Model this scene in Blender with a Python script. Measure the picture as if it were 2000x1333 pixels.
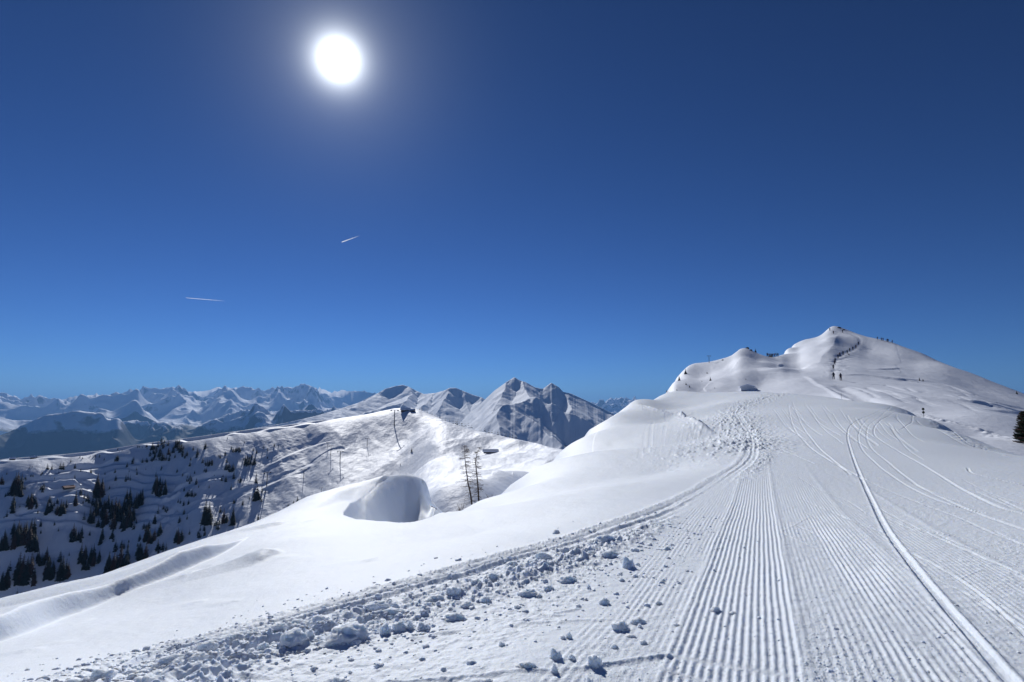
import bpy, math, random
import numpy as np
from mathutils import Vector, Matrix

for o in list(bpy.data.objects):
    bpy.data.objects.remove(o, do_unlink=True)
S = bpy.context.scene
COL = S.collection
random.seed(7)
R = math.radians

# ------------------------------------------------------------------ camera
F = 1111.0                      # focal length in photo pixels (2000 px wide)
PITCH = math.atan((805.0 - 666.5) / F)
cam_d = bpy.data.cameras.new('camera')
cam = bpy.data.objects.new('camera', cam_d)
COL.objects.link(cam)
cam_d.sensor_width = 36.0
cam_d.lens = 36.0 * F / 2000.0
cam_d.clip_start = 0.1
cam_d.clip_end = 400000.0
cam.location = (0, 0, 0)
cam.rotation_euler = (math.pi / 2 + PITCH, 0, 0)
S.camera = cam
S.render.resolution_x = 1024
S.render.resolution_y = 682

def ray(px, py):
    u = (px - 1000.0) / F
    v = (666.5 - py) / F
    c, s = math.cos(PITCH), math.sin(PITCH)
    return u, c - v * s, s + v * c

def polar(px, py):
    dx, dy, dz = ray(px, py)
    return math.atan2(dx, dy), dz / math.hypot(dx, dy)

# ------------------------------------------------------------------ light
sdx, sdy, sdz = ray(661, 117)
SUN = Vector((sdx, sdy, sdz)).normalized()
SUN_EL = math.asin(SUN.z)
SUN_AZ = math.atan2(SUN.x, SUN.y)
sun_d = bpy.data.lights.new('sun', 'SUN')
sun = bpy.data.objects.new('sun', sun_d)
COL.objects.link(sun)
sun_d.energy = 3.5
sun_d.angle = R(0.5)
sun_d.color = (1.0, 0.992, 0.985)
sun.rotation_euler = (-SUN).to_track_quat('-Z', 'Y').to_euler()

W = bpy.data.worlds.new('World')
S.world = W
W.use_nodes = True
nt = W.node_tree
nt.nodes.clear()
N = nt.nodes.new
L = nt.links.new
out = N('ShaderNodeOutputWorld')
bg = N('ShaderNodeBackground')
sky = N('ShaderNodeTexSky')
sky.sky_type = 'NISHITA'
sky.sun_disc = False
sky.sun_elevation = SUN_EL
sky.sun_rotation = SUN_AZ
sky.altitude = 3200
sky.air_density = 0.95
sky.dust_density = 0.15
sky.ozone_density = 5.0
# the deep, saturated blue of a very clear high-altitude sky: contrast of the sky itself
gam = N('ShaderNodeGamma'); gam.inputs['Gamma'].default_value = 1.6
mul = N('ShaderNodeVectorMath'); mul.operation = 'MULTIPLY'
mul.inputs[1].default_value = (0.115, 0.137, 0.156)
L(sky.outputs[0], gam.inputs[0])
L(gam.outputs[0], mul.inputs[0])
# sun disc and its aureole, both fixed to the sun's direction in the sky
tc = N('ShaderNodeTexCoord')
dot = N('ShaderNodeVectorMath'); dot.operation = 'DOT_PRODUCT'
nrm = N('ShaderNodeVectorMath'); nrm.operation = 'NORMALIZE'
L(tc.outputs['Generated'], nrm.inputs[0])
L(nrm.outputs[0], dot.inputs[0])
dot.inputs[1].default_value = SUN
ac = N('ShaderNodeMath'); ac.operation = 'ARCCOSINE'
clampn = N('ShaderNodeMath'); clampn.operation = 'MINIMUM'; clampn.inputs[1].default_value = 1.0
L(dot.outputs['Value'], clampn.inputs[0]); L(clampn.outputs[0], ac.inputs[0])
def mnode(op, a, b=None):
    n = N('ShaderNodeMath'); n.operation = op
    for i, v in enumerate((a, b)):
        if v is None: continue
        if isinstance(v, (int, float)): n.inputs[i].default_value = v
        else: L(v, n.inputs[i])
    return n.outputs[0]
ang = ac.outputs[0]
def lobe(width, amp, power=1.0):
    x = mnode('DIVIDE', ang, width)
    x = mnode('POWER', x, power)
    x = mnode('MULTIPLY', x, -1.0)
    e = mnode('EXPONENT', x)
    return mnode('MULTIPLY', e, amp)
g1 = lobe(R(0.72), 110.0, 1.0)
g2 = lobe(R(3.6), 3.4, 1.0)
g3 = lobe(R(14.0), 0.14, 1.0)
g12 = mnode('ADD', g1, g2)
glc = N('ShaderNodeVectorMath'); glc.operation = 'SCALE'; glc.inputs[0].default_value = (0.92, 0.97, 1.0)
L(g12, glc.inputs['Scale'])
glb = N('ShaderNodeVectorMath'); glb.operation = 'SCALE'; glb.inputs[0].default_value = (0.35, 0.7, 1.2)
L(g3, glb.inputs['Scale'])
a1 = N('ShaderNodeVectorMath'); a1.operation = 'ADD'
a2 = N('ShaderNodeVectorMath'); a2.operation = 'ADD'
L(mul.outputs[0], a1.inputs[0]); L(glc.outputs[0], a1.inputs[1])
L(a1.outputs[0], a2.inputs[0]); L(glb.outputs[0], a2.inputs[1])
L(a2.outputs[0], bg.inputs[0])
bg.inputs[1].default_value = 0.10
L(bg.outputs[0], out.inputs[0])

S.view_settings.view_transform = 'Standard'
S.view_settings.look = 'None'
S.view_settings.exposure = 0.12
S.view_settings.gamma = 1.0

# ------------------------------------------------------------------ object helpers
def tag(o, label=None, cat=None, group=None, kind=None):
    if label: o['label'] = label
    if cat: o['category'] = cat
    if group: o['group'] = group
    if kind: o['kind'] = kind
    return o

def empty(name, loc, rz=0.0, sc=1.0):
    o = bpy.data.objects.new(name, None)
    COL.objects.link(o)
    o.location = loc
    o.rotation_euler = (0, 0, rz)
    o.scale = (sc, sc, sc)
    o.empty_display_size = 0.2
    return o

def link_mesh(name, me, parent=None):
    o = bpy.data.objects.new(name, me)
    COL.objects.link(o)
    if parent: o.parent = parent
    return o

class MB:
    """collects vertices and faces of one mesh"""
    def __init__(self): self.v = []; self.f = []
    def add(self, vs, fs):
        b = len(self.v)
        self.v += [tuple(v) for v in vs]
        self.f += [tuple(b + i for i in f) for f in fs]
    def box(self, c, s, rot=None):
        vs = []
        for x in (-.5, .5):
            for y in (-.5, .5):
                for z in (-.5, .5):
                    p = Vector((x * s[0], y * s[1], z * s[2]))
                    if rot: p = rot @ p
                    vs.append(p + Vector(c))
        self.add(vs, [(0, 1, 3, 2), (4, 6, 7, 5), (0, 4, 5, 1), (2, 3, 7, 6), (0, 2, 6, 4), (1, 5, 7, 3)])
    def tube(self, pts, rad, n=6, caps=True):
        pts = [Vector(p) for p in pts]
        rings = []
        up = Vector((0.13, 0.21, 0.97))
        for i, p in enumerate(pts):
            d = (pts[min(i + 1, len(pts) - 1)] - pts[max(i - 1, 0)]).normalized()
            a = d.cross(up)
            if a.length < 0.1: a = d.cross(Vector((1, 0, 0)))
            a.normalize(); b = d.cross(a)
            r = rad[i] if hasattr(rad, '__len__') else rad
            rings.append([p + a * (r * math.cos(2 * math.pi * k / n)) + b * (r * math.sin(2 * math.pi * k / n)) for k in range(n)])
        vs = [q for rg in rings for q in rg]
        fs = []
        for i in range(len(pts) - 1):
            for k in range(n):
                k2 = (k + 1) % n
                fs.append((i * n + k, i * n + k2, (i + 1) * n + k2, (i + 1) * n + k))
        if caps:
            fs.append(tuple(range(n - 1, -1, -1)))
            fs.append(tuple((len(pts) - 1) * n + k for k in range(n)))
        self.add(vs, fs)
    def mesh(self, name, mat=None, smooth=False):
        me = bpy.data.meshes.new(name)
        me.from_pydata(self.v, [], self.f)
        if mat: me.materials.append(mat)
        if smooth: me.polygons.foreach_set('use_smooth', [True] * len(me.polygons))
        me.update()
        return me
    def build(self, name, mat, parent=None, smooth=False):
        return link_mesh(name, self.mesh(name, mat, smooth), parent)

# ------------------------------------------------------------------ materials
def new_mat(name):
    m = bpy.data.materials.new(name)
    m.use_nodes = True
    return m, m.node_tree, m.node_tree.nodes['Principled BSDF']

def plain(name, col, rough=0.7, var=0.15, scale=6.0, metal=0.0):
    m, t, b = new_mat(name)
    nz = t.nodes.new('ShaderNodeTexNoise'); nz.inputs['Scale'].default_value = scale
    nz.inputs['Detail'].default_value = 4
    mx = t.nodes.new('ShaderNodeMixRGB')
    mx.inputs[1].default_value = [c * (1 - var) for c in col] + [1]
    mx.inputs[2].default_value = [min(1, c * (1 + var)) for c in col] + [1]
    geo = t.nodes.new('ShaderNodeTexCoord')
    t.links.new(geo.outputs['Object'], nz.inputs['Vector'])
    t.links.new(nz.outputs['Fac'], mx.inputs[0])
    t.links.new(mx.outputs[0], b.inputs['Base Color'])
    b.inputs['Roughness'].default_value = rough
    b.inputs['Metallic'].default_value = metal
    return m

SNOW = (0.785, 0.845, 0.965)
def snow_mat(name, bumps, col=SNOW, spec=0.3, rough=0.62, sss=0.0):
    """bumps: list of (noise scale, distance m, detail, strength)"""
    m, t, b = new_mat(name)
    b.inputs['Base Color'].default_value = (*col, 1)
    b.inputs['Roughness'].default_value = rough
    b.inputs['Specular IOR Level'].default_value = spec
    if sss:
        b.inputs['Subsurface Weight'].default_value = 1.0
        b.inputs['Subsurface Radius'].default_value = (0.9, 1.0, 1.15)
        b.inputs['Subsurface Scale'].default_value = sss
    geo = t.nodes.new('ShaderNodeNewGeometry')
    prev = None
    for sc, dist, det, st in bumps:
        nz = t.nodes.new('ShaderNodeTexNoise')
        nz.inputs['Scale'].default_value = sc
        nz.inputs['Detail'].default_value = det
        nz.inputs['Roughness'].default_value = 0.6
        t.links.new(geo.outputs['Position'], nz.inputs['Vector'])
        bp = t.nodes.new('ShaderNodeBump')
        bp.inputs['Distance'].default_value = dist
        bp.inputs['Strength'].default_value = st
        t.links.new(nz.outputs['Fac'], bp.inputs['Height'])
        if prev: t.links.new(prev.outputs[0], bp.inputs['Normal'])
        prev = bp
    if prev: t.links.new(prev.outputs[0], b.inputs['Normal'])
    return m

# ------------------------------------------------------------------ numpy noise
def _hash(ix, iy, seed):
    h = (ix * 374761393 + iy * 668265263 + seed * 1442695041) & 0xFFFFFFFF
    h = ((h ^ (h >> 13)) * 1274126177) & 0xFFFFFFFF
    return (h ^ (h >> 16)) & 0xFFFF

def pn(x, y, seed=0):
    """gradient noise, about -0.7..0.7"""
    x0 = np.floor(x); y0 = np.floor(y)
    ix = x0.astype(np.int64); iy = y0.astype(np.int64)
    fx = x - x0; fy = y - y0
    def g(dx, dy):
        a = _hash(ix + dx, iy + dy, seed) * (2 * math.pi / 65536.0)
        return np.cos(a) * (fx - dx) + np.sin(a) * (fy - dy)
    u = fx * fx * fx * (fx * (fx * 6 - 15) + 10)
    v = fy * fy * fy * (fy * (fy * 6 - 15) + 10)
    a = g(0, 0); a += u * (g(1, 0) - a)
    b = g(0, 1); b += u * (g(1, 1) - b)
    return a + v * (b - a)

def fbm(x, y, oct=4, seed=0, gain=0.5, lac=2.03):
    s = 0; a = 1.0
    for i in range(oct):
        s = s + a * pn(x, y, seed + i * 17)
        x = x * lac + 3.7; y = y * lac - 1.9; a *= gain
    return s

def ridged(x, y, oct=4, seed=0, gain=0.5, lac=2.07):
    s = 0; a = 1.0; w = 1.0
    for i in range(oct):
        n = 1.0 - np.abs(pn(x, y, seed + i * 31)) * 2.0
        n = n * n * w
        w = np.clip(n * 1.6, 0, 1)
        s = s + a * n
        x = x * lac + 5.1; y = y * lac + 2.3; a *= gain
    return s

def sstep(a, b, x):
    t = np.clip((x - a) / (b - a), 0, 1)
    return t * t * (3 - 2 * t)

# ------------------------------------------------------------------ terrain from survey points
class Field:
    """smooth surface over (azimuth, log distance) through surveyed points (azimuth, distance, tangent of elevation)"""
    def __init__(self, pts, flat=0.0, n=(300, 260), th=(-math.pi, math.pi), r=(0.7, 400.0), ks=1.0, smooth=1e-4):
        self.flat = flat; self.ks = ks
        A = np.array(pts, float)
        X = np.c_[A[:, 0] * ks, np.log(A[:, 1])]
        y = A[:, 2] + flat / A[:, 1]
        m = len(X)
        D = np.hypot(X[:, None, 0] - X[None, :, 0], X[:, None, 1] - X[None, :, 1])
        K = self.k(D) + np.eye(m) * smooth
        P = np.c_[np.ones(m), X]
        M = np.block([[K, P], [P.T, np.zeros((3, 3))]])
        sol = np.linalg.solve(M, np.r_[y, 0, 0, 0])
        self.w, self.a, self.X = sol[:m], sol[m:], X
        self.th0, self.th1 = th; self.l0, self.l1 = math.log(r[0]), math.log(r[1])
        self.nt, self.nr = n
        T = np.linspace(self.th0, self.th1, self.nt); Lr = np.linspace(self.l0, self.l1, self.nr)
        G = np.zeros((self.nt, self.nr))
        for i, t in enumerate(T):
            d = np.hypot((t * ks) - X[:, 0][None, :], Lr[:, None] - X[:, 1][None, :])
            G[i] = self.k(d) @ self.w + self.a[0] + self.a[1] * t * ks + self.a[2] * Lr
        self.G = G
    @staticmethod
    def k(d):
        d = np.maximum(d, 1e-9)
        return d * d * np.log(d)
    def tan(self, th, r):
        """bicubic lookup -> z / r"""
        th = np.asarray(th, float); r = np.asarray(r, float)
        u = np.clip((th - self.th0) / (self.th1 - self.th0) * (self.nt - 1), 1, self.nt - 2.001)
        v = np.clip((np.log(r) - self.l0) / (self.l1 - self.l0) * (self.nr - 1), 1, self.nr - 2.001)
        iu = u.astype(int); iv = v.astype(int); fu = u - iu; fv = v - iv
        def w4(f): return (-.5 * f + f * f - .5 * f ** 3, 1 - 2.5 * f * f + 1.5 * f ** 3, .5 * f + 2 * f * f - 1.5 * f ** 3, -.5 * f * f + .5 * f ** 3)
        wu, wv = w4(fu), w4(fv)
        s = 0
        for a in range(4):
            row = 0
            for b in range(4):
                row = row + wv[b] * self.G[np.clip(iu + a - 1, 0, self.nt - 1), np.clip(iv + b - 1, 0, self.nr - 1)]
            s = s + wu[a] * row
        return s - self.flat / r
    def z(self, x, y):
        r = np.hypot(x, y)
        return self.tan(np.arctan2(x, y), r) * r
    def hit(self, px, py, r0=2.0, r1=None):
        """nearest ground point seen in that direction"""
        th, t = polar(px, py)
        rr = np.exp(np.linspace(math.log(r0), math.log(r1 or math.exp(self.l1)), 1500))
        tt = self.tan(np.full_like(rr, th), rr)
        k = np.nonzero(tt >= t)[0]
        if len(k) == 0:
            i = int(np.argmax(tt))
        else: i = int(k[0])
        if i > 0 and len(k):
            a, b = tt[i - 1], tt[i]
            f = (t - a) / (b - a) if b != a else 0
            rad = rr[i - 1] + (rr[i] - rr[i - 1]) * min(max(f, 0), 1)
        else: rad = rr[i]
        return rad * math.sin(th), rad * math.cos(th)
    def path(self, pts, r0=2.0, r1=None, smooth=True):
        P = np.array([self.hit(px, py, r0, r1) for px, py in pts])
        return spline(P) if smooth and len(P) > 2 else P

def spline(P, sub=8):
    P = np.asarray(P, float)
    Q = np.vstack([2 * P[0] - P[1], P, 2 * P[-1] - P[-2]])
    res = []
    for i in range(1, len(Q) - 2):
        for k in range(sub):
            f = k / sub
            res.append(.5 * ((2 * Q[i]) + (-Q[i - 1] + Q[i + 1]) * f + (2 * Q[i - 1] - 5 * Q[i] + 4 * Q[i + 1] - Q[i + 2]) * f * f + (-Q[i - 1] + 3 * Q[i] - 3 * Q[i + 1] + Q[i + 2]) * f ** 3))
    res.append(Q[-2])
    return np.array(res)

def near_path(X, Y, P, w):
    """signed distance to a path (positive to its right), position along it, mask of nearby samples"""
    x0, y0 = P.min(0) - w; x1, y1 = P.max(0) + w
    m = (X > x0) & (X < x1) & (Y > y0) & (Y < y1)
    idx = np.nonzero(m.ravel())[0]
    if len(idx) == 0: return idx, None, None, None, None
    x = X.ravel()[idx]; y = Y.ravel()[idx]
    best = np.full(len(idx), 1e18); sd = np.zeros(len(idx)); al = np.zeros(len(idx)); qx = np.zeros(len(idx)); qy = np.zeros(len(idx))
    acc = 0.0
    for a, b in zip(P[:-1], P[1:]):
        d = b - a; ln = math.hypot(*d)
        if ln < 1e-9: continue
        s = ((x >= min(a[0], b[0]) - w) & (x <= max(a[0], b[0]) + w) & (y >= min(a[1], b[1]) - w) & (y <= max(a[1], b[1]) + w))
        j = np.nonzero(s)[0]
        if len(j):
            t = np.clip(((x[j] - a[0]) * d[0] + (y[j] - a[1]) * d[1]) / (ln * ln), 0, 1)
            cx = a[0] + t * d[0]; cy = a[1] + t * d[1]
            dd = np.hypot(x[j] - cx, y[j] - cy)
            k = dd < best[j]
            jj = j[k]
            best[jj] = dd[k]
            sg = np.sign((x[j] - a[0]) * d[1] - (y[j] - a[1]) * d[0])[k]
            sd[jj] = dd[k] * sg
            al[jj] = acc + t[k] * ln
            qx[jj] = cx[k]; qy[jj] = cy[k]
        acc += ln
    k = best < w
    return idx[k], sd[k], al[k], qx[k], qy[k]

def grid_mesh(name, TH, RR, Z, mat, label=None):
    """polar sheet: TH columns, RR rows, Z[col,row]"""
    nt_, nr_ = len(TH), len(RR)
    X = np.sin(TH)[:, None] * RR[None, :]
    Y = np.cos(TH)[:, None] * RR[None, :]
    co = np.empty((nt_ * nr_, 3), np.float32)
    co[:, 0] = X.ravel(); co[:, 1] = Y.ravel(); co[:, 2] = Z.ravel()
    i = np.arange(nt_ - 1)[:, None] * nr_ + np.arange(nr_ - 1)[None, :]
    q = np.stack([i, i + nr_, i + nr_ + 1, i + 1], -1).reshape(-1, 4)
    me = bpy.data.meshes.new(name)
    me.vertices.add(len(co)); me.vertices.foreach_set('co', co.ravel())
    me.loops.add(q.size); me.loops.foreach_set('vertex_index', q.ravel().astype(np.int32))
    me.polygons.add(len(q)); me.polygons.foreach_set('loop_start', (np.arange(len(q)) * 4).astype(np.int32))
    me.polygons.foreach_set('use_smooth', np.ones(len(q), bool))
    me.update(calc_edges=True)
    me.validate()
    me.materials.append(mat)
    o = link_mesh(name, me)
    o['kind'] = 'structure'
    return o

def sil(pts, TH):
    """skyline tangents at the given azimuths"""
    P = sorted(polar(*p) for p in pts)
    return np.interp(TH, [p[0] for p in P], [p[1] for p in P])

def C(*a):
    """(px, py, r) -> (azimuth, r, tan)"""
    th, t = polar(a[0], a[1]); return (th, a[2], t)
def Cz(px, r, z):
    th, _ = polar(px, 850); return (th, r, z / r)

# ================================================================== THE FOREGROUND: saddle with the piste
pts = []
for k in range(-5, 7):
    th = k * math.pi / 6
    for r_ in (0.9, 2.0, 3.0):
        pts.append((th, r_, -1.6 / r_))
    if abs(th) > 1.3:
        for r_ in (8.0, 40.0, 200.0):
            zz = -1.7 - (r_ * 0.12 if r_ > 10 else 0) - (r_ * 0.25 if th < 0 and r_ > 10 else 0)
            pts.append((th, r_, zz / r_))
pts += [
 C(-300,1400,4.2), C(-300,1310,9), C(-300,1275,18),
 C(0,1333,5.2), C(0,1250,9), C(0,1215,14), C(0,1196,20),
 C(300,1333,4.4), C(300,1250,6.5), C(300,1180,10), C(300,1122,15.5), C(300,1088,21),
 C(600,1333,3.9), C(600,1200,5.6), C(600,1120,8.5), C(600,1050,13), C(600,1003,22), C(600,973,31),
 C(700,1100,8.6), C(700,1040,13.5), C(700,985,25), C(700,943,38), C(650,955,34), C(745,933,41), C(745,975,31),
 C(800,1250,4.5), C(800,1150,6.0), C(800,1080,9), C(800,1023,15), C(800,958,34), C(795,932,45),
 C(870,1100,7.6), C(865,1040,12), C(868,1004,18.5), C(838,956,40),
 C(930,983,26), C(940,1040,11.5),
 C(1000,1333,3.45), C(1000,1200,4.9), C(1000,1100,7), C(1000,1040,10), C(1000,985,18), C(1000,946,36),
 C(1100,1060,8.2), C(1100,980,14), C(1100,925,28), C(1100,879,58),
 C(1200,1200,4.9), C(1200,1100,6.8), C(1200,1000,11), C(1200,950,17), C(1200,924,25), C(1190,880,48), C(1150,841,74), C(1200,813,84), C(1237,784,91),
 C(1300,960,15), C(1300,922,24), C(1300,880,40), C(1300,830,66), C(1310,802,82), C(1300,785,92), C(1300,769,106),
 C(1400,1000,11.4), C(1400,950,16), C(1400,900,24), C(1400,862,35), C(1400,820,54), C(1400,790,74), C(1400,767,98),
 C(1500,1333,3.93), C(1500,1200,5.25), C(1500,1100,7.25), C(1500,1000,11.9), C(1500,925,19), C(1500,870,32), C(1500,820,52), C(1500,783,76), C(1500,767,96),
 C(1600,1000,12.3), C(1600,900,24), C(1600,830,47), C(1600,790,70), C(1600,776,88),
 C(1700,1333,4.2), C(1700,1200,5.6), C(1700,1100,7.8), C(1700,1000,12.8), C(1700,930,20), C(1700,870,33), C(1700,825,50), C(1700,797,68), C(1700,790,78),
 C(1780,806,73), C(1780,820,58),
 C(1850,1100,8.2), C(1850,1000,13.6), C(1850,920,24), C(1850,870,36), C(1850,843,50), C(1850,834,60),
 C(1930,920,25), C(1930,880,40), C(1930,871,50),
 C(2000,1333,4.75), C(2000,1200,6.35), C(2000,1100,8.9), C(2000,1000,14.8), C(2000,950,21), C(2000,905,32), C(2000,892,42),
 C(2300,1333,5.4), C(2300,1100,10), C(2300,1000,17), C(2300,955,28), C(2300,940,36),
]
# what lies behind each brow (falls away out of sight)
for px, r_, z_ in [(-300,30,-13),(-300,60,-34),(-300,200,-120),(0,30,-10.5),(0,50,-22),(0,120,-70),(0,300,-190),
                   (300,30,-8.5),(300,60,-24),(300,120,-62),(300,300,-175),(600,42,-7.6),(600,60,-14),(600,90,-28),(600,160,-60),(600,330,-130),
                   (700,50,-7.6),(700,65,-12),(700,95,-26),(700,180,-60),(795,56,-9),(795,90,-28),(795,200,-62),(842,52,-9.5),(868,23,-4.6),(872,30,-6.6),(868,40,-9.5),(868,56,-13.5),(860,90,-28),(860,180,-50),
                   (930,33,-6.0),(930,45,-9),(930,80,-19),(930,150,-45),(1000,44,-6.6),(1000,55,-9.5),(1000,90,-20),(1000,200,-55),
                   (1100,74,-7.5),(1100,110,-21),(1100,250,-60),(1200,96,-3.5),(1200,125,-14),(1200,250,-60),
                   (1237,100,-.5),(1237,130,-9),(1300,118,2.8),(1300,145,-6),(1300,250,-40),
                   (1400,108,2.6),(1400,128,-4),(1400,200,-12),(1500,106,2.4),(1500,128,-4),(1500,200,-12),
                   (1600,98,.6),(1600,120,-5),(1600,200,-12),(1700,88,.0),(1700,110,-5),(1700,200,-12),
                   (1780,84,-1.6),(1780,105,-6),(1780,200,-14),(1850,72,-3.0),(1850,92,-8),(1850,200,-20),
                   (1930,60,-4.4),(1930,80,-9),(1930,200,-24),(2000,52,-4.6),(2000,68,-9),(2000,200,-28),(2300,45,-8),(2300,80,-18),(2300,200,-40)]:
    pts.append(Cz(px, r_, z_))
FG = Field(pts, flat=1.6, n=(1100, 320), r=(0.7, 320.0), ks=1.3)

def rows_fg():
    r = [1.2]
    while r[-1] < 2.9: r.append(r[-1] + 0.05)
    while r[-1] < 300:
        q = r[-1]
        dr = min(0.5 * q * q / 910.0, 0.0068 * q) if q < 115 else 0.03 * q
        r.append(q + max(dr, 0.005))
    return np.array(r)

half = R(47)
TH = np.concatenate([np.linspace(-math.pi, -half, 60, endpoint=False), np.linspace(-half, half, 1750), np.linspace(half, math.pi, 61)[1:]])
RR = rows_fg()
X = np.sin(TH)[:, None] * RR[None, :]
Y = np.cos(TH)[:, None] * RR[None, :]
THG = np.broadcast_to(TH[:, None], X.shape); RG = np.broadcast_to(RR[None, :], X.shape)
Z = FG.tan(THG, RG) * RG
_fs = [(560,985),(600,973),(650,957),(700,945),(745,935),(790,931),(825,937),(842,951),(852,972),(861,993),(868,1004),(900,994),(930,983),(1000,946),(1100,879),(1150,841),(1200,813),(1237,784)]
_sk = sil(_fs, TH); _kk = np.hanning(9); _kk /= _kk.sum(); _sk = np.convolve(np.pad(_sk, 4, mode='edge'), _kk, 'valid')[:, None]
_rc = np.interp(TH, [polar(*p)[0] for p in _fs], [29,31,34,38,41,42,41,36,28,21,18.5,21,26,36,58,74,84,91])[:, None]
_cap = _sk * RG - .004 * np.clip(RG - _rc, 0, 40) ** 1.5
Z = np.where((THG > polar(575, 985)[0]) & (THG < polar(1236, 784)[0]) & (RG > _rc * .7) & (RG > 12) & (RG < _rc * 1.6), np.minimum(Z, _cap), Z)
PIX = RG / 569.0                                   # metres covered by one rendered pixel at that distance
def fade(wave): return np.clip(wave / PIX / 2.0 - 0.6, 0, 1)   # detail the sheet can carry at that distance

def region(px_pts, r0=2.0):
    return np.array([FG.hit(a, b, r0) for a, b in px_pts])
def inside(P, X, Y):
    c = np.zeros(X.shape, bool)
    n = len(P)
    bx = (X >= P[:, 0].min()) & (X <= P[:, 0].max()) & (Y >= P[:, 1].min()) & (Y <= P[:, 1].max())
    xi = X[bx]; yi = Y[bx]; ci = np.zeros(xi.shape, bool)
    for i in range(n):
        x1, y1 = P[i]; x2, y2 = P[(i + 1) % n]
        if y1 == y2: continue
        k = ((y1 > yi) != (y2 > yi)) & (xi < (x2 - x1) * (yi - y1) / (y2 - y1) + x1)
        ci ^= k
    c[bx] = ci
    return c

def profile(P, w, fn, key=None):
    """add fn(signed distance, along) to the sheet near path P"""
    idx, sd, al, qx, qy = near_path(X, Y, P, w)
    if len(idx): Z.ravel()[idx] += fn(sd, al) if key is None else fn(sd, al, idx)

# --- edge of the worked snow: left of it untouched, right of it churned and groomed
edge = FG.path([(60,1340),(170,1300),(300,1262),(430,1232),(560,1196),(700,1158),(850,1120),(950,1092),(1060,1062),(1160,1030),(1250,1000),(1330,965),(1400,925),(1440,895),(1452,868)])
far_edge = FG.path([(1452,868),(1450,845),(1436,820),(1432,805),(1455,790),(1500,775),(1540,768)])
head = R(23.4)
q = X * math.cos(head) - Y * math.sin(head)        # across the corduroy
s = X * math.sin(head) + Y * math.cos(head)        # along it
edge_full = np.vstack([edge, far_edge[1:]])
SD = np.full(X.shape, 99.0)
idx, sd, al, qx, qy = near_path(X, Y, edge_full, 12.0)
SD.ravel()[idx] = sd                               # + is to the right of the edge, on the worked side
worked = np.where(SD < 90, sstep(-0.02, 0.12, SD), (q > 0).astype(float))

# broad wind-shaped undulation everywhere
Z += 0.085 * fbm(X / 6.0, Y / 10.0, 4, 5) * np.clip(RG / 12.0, 0, 1) * (1 - 0.6 * worked)
Z += 0.012 * fbm(X / 0.9 + Y / 3.0, Y / 1.6, 3, 8) * (1 - worked) * fade(0.8)
Z += 0.013 * np.abs(pn(X / 0.5 - Y / 2.2, Y / 0.42 + X / 3, 18)) * (1 - worked) * fade(0.4) * np.clip(fbm(X / 3, Y / 4, 2, 19) + .5, 0, 1)

# --- corduroy
lane_edges = [(-1.28, 0.55), (-0.60, 0.75), (0.16, 1.0), (0.42, 0.42), (1.40, 0.8)]
wob = 0.012 * pn(s / 1.7, q * 0 + 3.1, 3) + 0.004 * pn(s / 0.35, q / 0.2, 31)
ph = (q + wob) / 0.0535 * 2 * math.pi
wave_ = np.cos(ph)
wave_ = np.sign(wave_) * np.abs(wave_) ** 0.8
lane = sstep(-1.36, -1.22, q) * (1 - sstep(2.9, 3.3, q))
strength = 0.42 + 0.58 * sstep(-0.75, -0.55, q) * (1 - sstep(0.14, 0.22, q)) + 0.6 * sstep(0.62, 0.70, q) * (1 - sstep(1.15, 1.30, q)) + 0.28 * sstep(1.75, 1.8, q) * (1 - sstep(2.2, 2.3, q))
wear = np.clip(0.62 + 1.1 * fbm(q / 0.32, s / 1.5, 3, 44), 0.0, 1.15)
wear = np.where((q > -0.62) & (q < 0.16), np.maximum(wear, 0.85), wear)
cord_far = 1 - sstep(16, 27, RG)
cord = lane * strength * wear * cord_far * worked
# seams where the groomer lifted its tiller
seam = 1 - 0.85 * np.exp(-((s - 4.12 - 0.05 * q) / 0.05) ** 2) * (q < 0.1)
cord *= seam
seam2 = 1 - .9 * np.exp(-((s - 3.75 + 0.12 * q) / 0.04) ** 2) * (q < -.1)
cord *= seam2
Z += 0.0072 * cord * wave_ * np.clip(fade(0.0535) + 0.35, 0, 1)
# overlap ridges between passes
for qq, hh, ww in ((0.19, 0.010, 0.05), (-0.63, 0.008, 0.05), (1.33, 0.008, 0.06), (2.4, 0.01, 0.06)):
    Z += hh * np.exp(-((q - qq - 0.02 * pn(s / 0.6, s * 0, 9)) / ww) ** 2) * worked * cord_far
# crumbs and scuffs on the groomed lanes
def crumbs(scale, amp, thr, seed, mask):
    n_ = pn(X / scale, Y / scale, seed) + 0.45 * pn(X / scale * 2.3, Y / scale * 2.3, seed + 1)
    return amp * np.clip(n_ - thr, 0, 1) * mask * fade(scale * 1.2)
groomed = sstep(-1.5, -1.1, q) * worked
scuff = np.clip(0.3 + 1.2 * fbm(q / 0.8, s / 2.4, 3, 71), 0, 1)
strip = sstep(0.16, 0.26, q) * (1 - sstep(0.6, 0.75, q)) * 0.8 + sstep(1.2, 1.4, q) * 0.35
Z += crumbs(0.020, 0.015, 0.22, 101, groomed * (0.25 + 0.6 * scuff + strip))
Z += crumbs(0.045, 0.026, 0.36, 104, groomed * (0.2 * scuff + strip))
Z += crumbs(0.016, 0.010, 0.05, 107, groomed * 0.8)
Z += 0.006 * fbm(X / 0.12, Y / 0.12, 3, 110) * groomed * fade(0.12)

# --- the churned verge between edge and corduroy
verge = worked * (1 - sstep(-1.9, -1.2, q + 0.25 * pn(s / 0.5, s * 0, 12))) * (1 - sstep(30, 45, RG))
verge_far = worked * np.exp(-(SD / 1.9) ** 2) * sstep(14, 24, RG)
vm = np.clip(verge + verge_far, 0, 1)
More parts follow.
